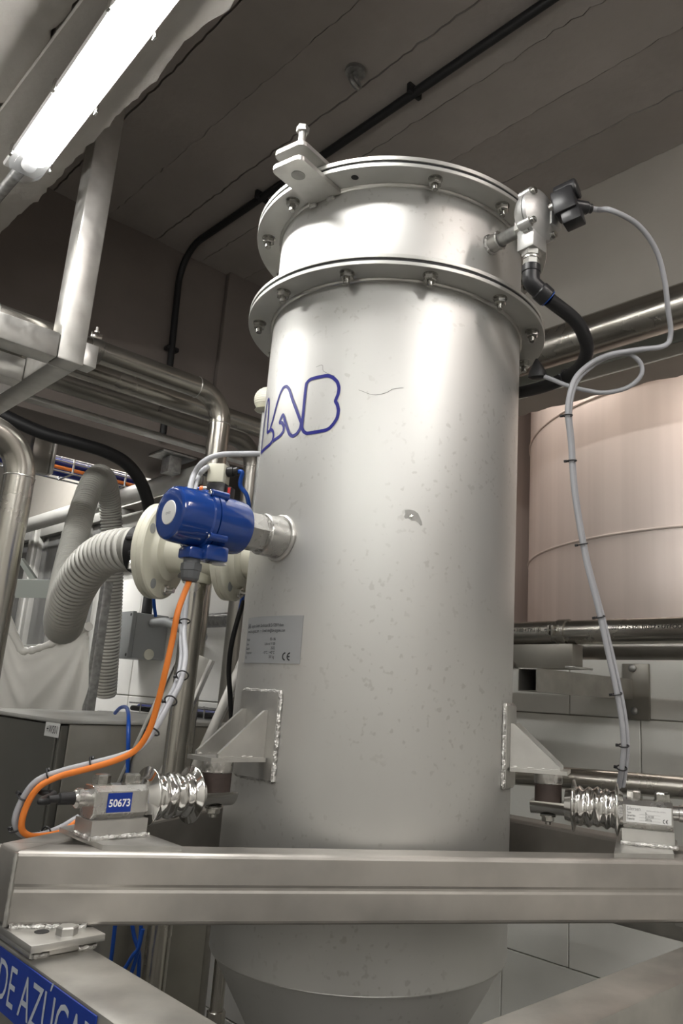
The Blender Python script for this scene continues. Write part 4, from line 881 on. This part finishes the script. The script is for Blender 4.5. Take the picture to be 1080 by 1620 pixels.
p5 = pipe('process_pipe', [W(0.385, -1.5, 0.425), W(0.385, -0.548, 0.425), W(0.385, -0.548, -0.16), W(0.385, -1.5, -0.16)], .0262, M['pipe'], 'bright steel pipe with an elbow at the left edge', .075)
seam(p5, W(0.385, -0.548, 0.350), EZ, .0262)
rack = thing('pipe_rack', 'hanging square tube rack with a tall post carrying three pipes', 'rack', W(0.81, -0.35, 0.756))
tz = (0.756, 0.821)
part('post', MB().span((0.780, 0.845), (-0.385, -0.320), (0.756, CEIL - .02), .005), M['plate'], rack)
part('arm', MB().span((0.8455, 1.75), (-0.385, -0.320), tz, .005), M['plate'], rack)
part('cross_tube', MB().span((0.780, 0.845), (-1.9, -0.3855), tz, .005), M['plate'], rack)
part('cross_tube', MB().span((1.00, 1.065), (-1.9, -0.3855), (0.750, 0.815), .005), M['plate'], rack)
part('cross_tube', MB().span((1.68, 1.745), (-1.9, -0.3855), (0.750, 0.815), .005), M['plate'], rack)
part('stub_plate', MB().span((0.790, 0.840), (-0.3195, -0.285), (0.765, 0.825), .002), M['plate'], rack)
part('angle_rail', MB().span((1.26, 1.30), (-0.3195, 0.62), (0.800, 0.815), .002), M['plate'], rack)
# duct, handrail and junction box on the white partition
solo('round_duct', MB().tube([W(1.72, .665, .905), W(4.9, .665, .905)], .042, 24), M['alu'], 'silver round duct running above the aluminium windows', 'duct')
solo('duct_panel', MB().span((1.95, 2.90), (0.770, 0.796), (0.56, 0.86), .004), M['alu'], 'dull metal panel below the silver duct', 'panel')
ua = on_v(206, 1000, .62).dot(E1); ub = on_v(166, 1000, .62).dot(E1); za = on_v(206, 1040, .62).z; zb_ = on_v(206, 968, .62).z
jb = thing('junction_box', 'grey plastic junction box on the white block wall', 'junction box', W(ua, .70, za))
part('box', MB().span((ua, ub), (.6405, .7995), (za, zb_), .006), M['greypl'], jb)
cv_ = part('cover', MB().span((ua - .002, ub + .002), (.62, .64), (za - .004, zb_ + .004), .004), M['greypl'], jb)
for u_ in (ua + .014, ub - .014):
    for z_ in (za + .012, zb_ - .012): part('screw', MB().cyl(W(u_, .6195, z_), W(u_, .6225, z_), .007, n=12), M['black'], cv_)
part('sticker', MB().span((ua + .09, ub - .03), (.6188, .6198), (za + .05, za + .072)), M['paper'], cv_)
gp = W(ua - .002, .72, (za + zb_) / 2 + .06)
part('gland', MB().cyl(gp, gp - E1 * .05, .020, n=20, cham=.002), M['greypl'], jb)
part('blank_plug', MB().cyl(gp - EZ * .14, gp - EZ * .14 - E1 * .004, .024, n=20), M['cream'], jb)
solo('flexible_conduit', MB().tube(smoothpath([gp - E1 * .04, gp - E1 * .12, gp - E1 * .22 - EZ * .02, gp - E1 * .34 - EZ * .05, gp - E1 * .44 - EZ * .07], 6), .021, 16), M['greypl'], 'grey flexible conduit leaving the junction box', 'conduit')
gp2 = gp.z - .005
solo('galvanised_pipe', MB().tube([W(0.95, .70, .268), W(1.90, .70, .268)], .029, 20), M['galv'], 'upper galvanised pipe along the wall left of the tank', 'pipe')
solo('galvanised_pipe', MB().tube([W(0.95, .70, -.156), W(2.6, .70, -.156)], .031, 20), M['galv'], 'lower galvanised pipe along the wall below the small cable tray', 'pipe')
tr_ = thing('cable_ladder', 'small wire cable tray with dark cables on the wall left of the tank', 'cable tray', W(1.5, .7, -.10))
for v_, z_ in ((.64, -.075), (.76, -.075), (.64, -.115), (.76, -.115)): part('wire', MB().tube([W(0.95, v_, z_), W(2.2, v_, z_)], .0035, 8), M['galv'], tr_)
for k in range(12): part('rung', MB().tube([W(1.0 + .1 * k, .64, -.07), W(1.0 + .1 * k, .64, -.118), W(1.0 + .1 * k, .76, -.118), W(1.0 + .1 * k, .76, -.07)], .004, 8), M['galv'], tr_)
for k in range(4): solo('tray_cable', MB().tube([W(0.95, .655 + .03 * k, -.098 + .006 * (k % 2)), W(2.2, .655 + .03 * k, -.098 + .006 * (k % 2))], .011, 10), M['darkblue'] if k % 2 else M['black'], ('dark blue' if k % 2 else 'black') + ' cable lying in the small wall tray, ' + ('front', 'second', 'third', 'rear')[k] + ' of four', 'cable', 'cables in the small wall tray')
# black hose down to the junction box
cable('black_hose', [D(*a) for a in ((-30, 640, 2.75), (60, 682, 2.8), (120, 700, 2.85), (170, 716, 2.92), (205, 738, 3.0), (228, 775, 3.08), (240, 830, 3.2), (241, 890, 3.33))] + [W(ua + .03, .70, zb_ + .12), W(ua + .03, .70, zb_ + .003)], .024, M['black'], 'thick black hose hanging from the lintel down into the junction box', 'hose', n=16)
# cable tray with blue cables beyond the lintel
ct = thing('wire_tray', 'wire cable tray holding blue cables above the suction hose', 'cable tray', W(2.6, .4, .94))
for u_, z_ in ((2.56, 1.055), (2.56, .995), (2.56, .945), (2.72, .945), (2.72, 1.055)): part('wire', MB().tube([W(u_, -1.2, z_), W(u_, .76, z_)], .004, 8), M['galv'], ct)
for k in range(14): part('rung', MB().tube([W(2.56, -1.05 + .13 * k, 1.06), W(2.56, -1.05 + .13 * k, .943), W(2.72, -1.05 + .13 * k, .943), W(2.72, -1.05 + .13 * k, 1.06)], .005, 8), M['galv'], ct)
for k, (u_, z_, m_) in enumerate(((2.585, .968, 'orange'), (2.60, .996, 'darkblue'), (2.635, .975, 'bluetube'), (2.66, 1.00, 'darkblue'), (2.695, .97, 'darkblue'))):
    solo('tray_cable', MB().tube([W(u_, -1.2, z_), W(u_ + .005, -.2, z_ + .004), W(u_, .76, z_)], .018 if k else .009, 10), M[m_], ('thin orange', 'thick dark blue', 'bright blue', 'middle dark blue', 'rear dark blue')[k] + ' cable lying in the wire tray above the suction hose', 'cable', 'cables in the wire tray')
hb = thing('tray_hanger', 'dark steel hanger plate holding the wire tray beside the elbow', 'bracket', D(66, 735, 3.0))
hq = D(64, 714, 3.0)
part('plate', MB().box(hq, (.04, .07, .17), (E1, E2, EZ), .003), M['darkpipe'], hb); part('edge', MB().box(hq + E2 * .042 - E1 * .01, (.05, .012, .17), (E1, E2, EZ), .002), M['plate'], hb)
sb = thing('lintel_bracket', 'square steel foot bolted under the lintel near the bent pipe', 'bracket', W(1.94, .57, .92))
part('base_plate', MB().span((1.925, 2.06), (.50, .66), (.974, .984), .002), M['galv'], sb); part('square_stub', MB().span((1.95, 2.02), (.545, .605), (.90, .9735), .003), M['galv'], sb)
# ================================================================== cabinet, bag and stand at the left
CU, CVV = 0.993, -0.150; ct_ = -0.096
cab = thing('control_cabinet', 'dark stainless control cabinet with a small white tag near its corner', 'cabinet', W(1.4, 0.05, FLOOR))
part('body', MB().span((CU, CU + .64), (CVV + .024, CVV + .50), (FLOOR, ct_ - .012), .003), M['cab'], cab)
part('roof', MB().span((CU - .006, CU + .65), (CVV - .004, CVV + .51), (ct_ - .0115, ct_), .003), M['alu'], cab)
dr = part('door', MB().span((CU + .022, CU + .635), (CVV, CVV + .022), (FLOOR + .1, ct_ - .016), .003), M['cabdark'], cab)
part('door_edge', MB().span((CU, CU + .014), (CVV + .002, CVV + .0235), (FLOOR + .1, ct_ - .016), .003), M['cabdark'], cab)
q = on_v(84, 1149, CVV - .0003); u_ = q.dot(E1); z_ = q.z
tg = part('tag', MB().span((u_ - .045, u_ + .045), (CVV - .0022, CVV - .0004), (z_ - .026, z_ + .012), .0004), M['paper'], dr, 'white tag with black print')
mb = MB(); letters(mb, '+WS01', .028, lambda a, b: W(u_ + .034 - a, CVV - .0028, z_ - .017 + b), .85); flatpart('tag_print', mb, M['print'], dr)
cable('blue_tube', [D(*a) for a in ((182, 1128, 2.24), (190, 1120, 2.2), (199, 1119, 2.15), (203, 1130, 2.0), (203, 1160, 1.93), (202, 1210, 1.92), (198, 1260, 1.92), (190, 1320, 1.93), (186, 1420, 1.95), (178, 1500, 1.95), (170, 1560, 1.96))], .0052, M['bluetube'], 'blue tube hanging over the right edge of the cabinet', 'tube')
for k, (pts, lb) in enumerate((((( 225, 1440, 1.9), (221, 1490, 1.9), (214, 1520, 1.9), (204, 1550, 1.9)), 'blue tube curving down in the dark gap under the front beam'), (((206, 1440, 1.92), (212, 1480, 1.92), (220, 1510, 1.92), (218, 1560, 1.92)), 'blue tube crossing another under the front beam'), (((196, 1535, 1.9), (210, 1512, 1.89), (219, 1500, 1.885), (226, 1470, 1.89)), 'short blue tube slanting up under the front beam'))):
    cable('blue_tube', [D(*a) for a in pts], .005, M['bluetube'], lb, 'tube')
bagc = D(75, 1000, 2.95); bx = (D(150, 1050, 2.95) - D(0, 1040, 2.95)).normalized()
bag = thing('bulk_bag', 'white translucent plastic bag sagging behind the cabinet', 'bag', D(75, 1150, 2.95))
def bagpt(s, t, dd):                                      # s across, t from rim (0) to bottom (1)
    rim = [(0.0, -40, 905), (0.18, -5, 930), (0.30, 22, 1000), (0.40, 36, 1030), (0.50, 55, 1028), (0.70, 98, 1012), (0.85, 122, 1000), (1.0, 143, 990)]
    for a, b in zip(rim[:-1], rim[1:]):
        if s <= b[0]: k = (s - a[0]) / (b[0] - a[0]); rx = a[1] + (b[1] - a[1]) * k; ry = a[2] + (b[2] - a[2]) * k; break
    fx = -40 + 183 * s; an = math.atan2(t + .02, (1.0 - s) if s > .45 else (s + .05)); fold = .010 * abs(math.sin(an * 7.0)) + .006 * math.sin(an * 17) + .03 * math.sin(math.pi * t) * math.sin(math.pi * s)
    return D(rx + (fx - rx) * t, ry + (1190 - ry) * t, dd) - FW * fold
part('front_sheet', MB().quadstrip([[bagpt(i / 44, j / 22, 2.90) for i in range(45)] for j in range(23)], False), M['film'], bag, ang=80)
part('rear_sheet', MB().quadstrip([[bagpt(i / 44, j / 22, 3.12) for i in range(45)] for j in range(23)], False), M['film'], bag, ang=80)
rm = [bagpt(i / 44, 0, 2.90) for i in range(45)]; part('rolled_rim', MB().tube(rm, [.013 * (.7 + .6 * random.random()) for _ in rm], 10), M['film'], bag, ang=70)
st_ = thing('bag_stand', 'pale metal stand holding the white bag', 'stand', D(149, 1200, 2.95))
pp = D(149, 1060, 2.92); part('upright', MB().box(W(pp.dot(E1), pp.dot(E2), -.60), (.035, .035, 1.95), (E1, E2, EZ), .003), M['galv'], st_)
part('cross_panel', MB().prism([D(22, 917, 2.75), D(88, 918, 2.75), D(82, 946, 2.75), D(24, 946, 2.75)], FW * .02), M['palegreen'], st_)
part('brace', MB().prism([D(26, 884, 2.79), D(34, 884, 2.79), D(56, 916, 2.79), D(46, 916, 2.79)], FW * .02), M['palegreen'], st_)
# leaning profiles behind the load cell
lp = MB(); a_, b_ = D(392, 1030, 1.95), D(288, 1265, 1.85); dv = (b_ - a_).normalized(); sx = dv.cross(FW).normalized()
lp.box((a_ + b_) / 2, ((b_ - a_).length, .022, .05), (dv, sx, dv.cross(sx)), .002); solo('leaning_profile', lp, M['plate'], 'pale steel profile leaning behind the left bracket', 'profile')
lp = MB(); a_, b_ = D(312, 1035, 2.02), D(205, 1270, 1.92); dv = (b_ - a_).normalized(); sx = dv.cross(FW).normalized()
lp.box((a_ + b_) / 2, ((b_ - a_).length, .075, .03), (dv, sx, dv.cross(sx)), .002)
ln = thing('leaning_channel', 'wide steel channel leaning between the cabinet and the bent pipe', 'channel', b_); part('web', lp, M['rail'], ln)
lp = MB(); lp.box((a_ + b_) / 2 + sx * .042, ((b_ - a_).length, .008, .05), (dv, sx, dv.cross(sx)), .001); part('lip', lp, M['plate'], ln)
lp = MB(); lp.box((a_ + b_) / 2 - sx * .042, ((b_ - a_).length, .008, .05), (dv, sx, dv.cross(sx)), .001); part('lip', lp, M['plate'], ln)
dp = D(346, 1560, 2.0); dz = Vector((dp.x, dp.y, 0))
dpp = thing('drain_pipe', 'slim steel drain pipe with a union behind the cone', 'pipe', dz + EZ * -1.0)
part('tube', MB().cyl(dz + EZ * -1.2, dz + EZ * -.2, .017, n=20), M['pipe'], dpp); un = D(344, 1605, 2.0).z
part('union_nut', MB().cyl(dz + EZ * (un - .02), dz + EZ * (un + .016), .024, n=8, cham=.002), M['pipe'], dpp)

# ================================================================== pipes and bracket on the right wall
pl_, pz, pr = 0.76, 0.196, 0.0312
pr1 = thing('food_pipe', 'dark steel pipe with black printing and a clamp, right of the tank', 'pipe', W(0, pl_, pz))
part('tube', MB().tube([W(-1.6, pl_, pz), W(1.1, pl_, pz)], pr, 32), M['pipe'], pr1)
cu_ = on_v(893, 1000, pl_).dot(E1)
kb = part('clamp_band', MB().lathe(W(cu_ - .014, pl_, pz), E1, [(0, pr - .001), (0, pr + .0035), (.028, pr + .0035), (.028, pr - .001)], 36, cap=False), M['pipe'], pr1)
part('clamp_lug', MB().box(W(cu_ + .010, pl_ - pr - .006, pz + .002), (.006, .018, .026), (E1, E2, EZ), .001), M['pipe'], kb)
part('clamp_lug', MB().box(W(cu_ + .022, pl_ - pr - .006, pz + .002), (.006, .018, .026), (E1, E2, EZ), .001), M['pipe'], kb)
part('clamp_bolt', MB().cyl(W(cu_ + .035, pl_ - pr - .008, pz + .003), W(cu_ - .002, pl_ - pr - .008, pz + .003), .004, n=10), M['polish'], kb)
def on_pipe(u0):
    def g(a, b): t = math.radians(2) + b / pr; return W(u0 - a, pl_ - math.cos(t) * (pr + .0004), pz + math.sin(t) * (pr + .0004))
    return g
mb = MB(); letters(mb, '10217-7 \u2022 EN 10357 \u2022 UYFOOD SA', .0135, on_pipe(on_v(962, 992, pl_ - pr).dot(E1)), 1.12); letters(mb, '\u2022 1.00 \u2022 TP 316L', .0125, on_pipe(on_v(812, 995, pl_ - pr).dot(E1)), 1.12)
flatpart('pipe_print', mb, M['print'], pr1, 'black printed lettering along the pipe')
solo('food_pipe', MB().tube([W(-1.6, .97, .172), W(1.1, .97, .172)], pr, 28), M['darkpipe'], 'rear steel pipe running just below the printed pipe', 'pipe')
solo('large_pipe', MB().tube([W(-2.5, 1.06, 1.20), W(1.8, 1.06, 1.20)], .0665, 40), M['pipe'], 'large steel pipe slanting across below the ceiling at the right', 'pipe')
wb = thing('wall_bracket', 'hollow square tube bracket with a bolted wall plate under the printed pipe', 'bracket', W(.17, .95, .03))
bu, bz_, hw, th = 0.172, 0.0705, .030, .003
sq = lambda h_, v_: [W(bu + a * h_, v_, bz_ + b * h_) for a, b in ((-1, -1), (1, -1), (1, 1), (-1, 1))]
part('square_tube', MB().quadstrip([sq(hw, 1.209), sq(hw, .713), sq(hw - th, .712), sq(hw - th, 1.20)], True, True, True), M['rail'], wb, ang=20)
pa, pb_ = on_v(1026, 1095, 1.209), on_v(984, 1095, 1.209); zt_, zb2 = on_v(1005, 1050, 1.209).z, on_v(1005, 1139, 1.209).z
wp = part('wall_plate', MB().span((pa.dot(E1), pb_.dot(E1)), (1.2092, 1.2195), (zb2, zt_), .002), M['cab'], wb)
for x_, y_ in ((1000, 1057), (1003, 1125)):
    q = on_v(x_, y_, 1.2091); m_ = MB(); m_.lathe(q, -E2, [(0, .012), (.004, .012), (.008, .009), (.010, .003)], 20); part('bolt', m_, M['galv'], wp)
part('pipe_saddle', MB().span((.05, .275), (.735, .785), (.1008, pz - pr - .0004), .002), M['cab'], wb)
part('saddle_tab', MB().span((.02, .05), (.70, .785), (.1008, .106), .001), M['plate'], wb)
part('saddle_tab', MB().span((.23, .30), (.70, .735), (.1008, .116), .001), M['rail'], wb)
solo('low_duct', MB().tube([W(.62, .60, -.175), W(.33, .74, -.175), W(-.48, 1.165, -.175)], .028, 20), M['pipe'], 'steel pipe passing behind the right load cell', 'pipe')
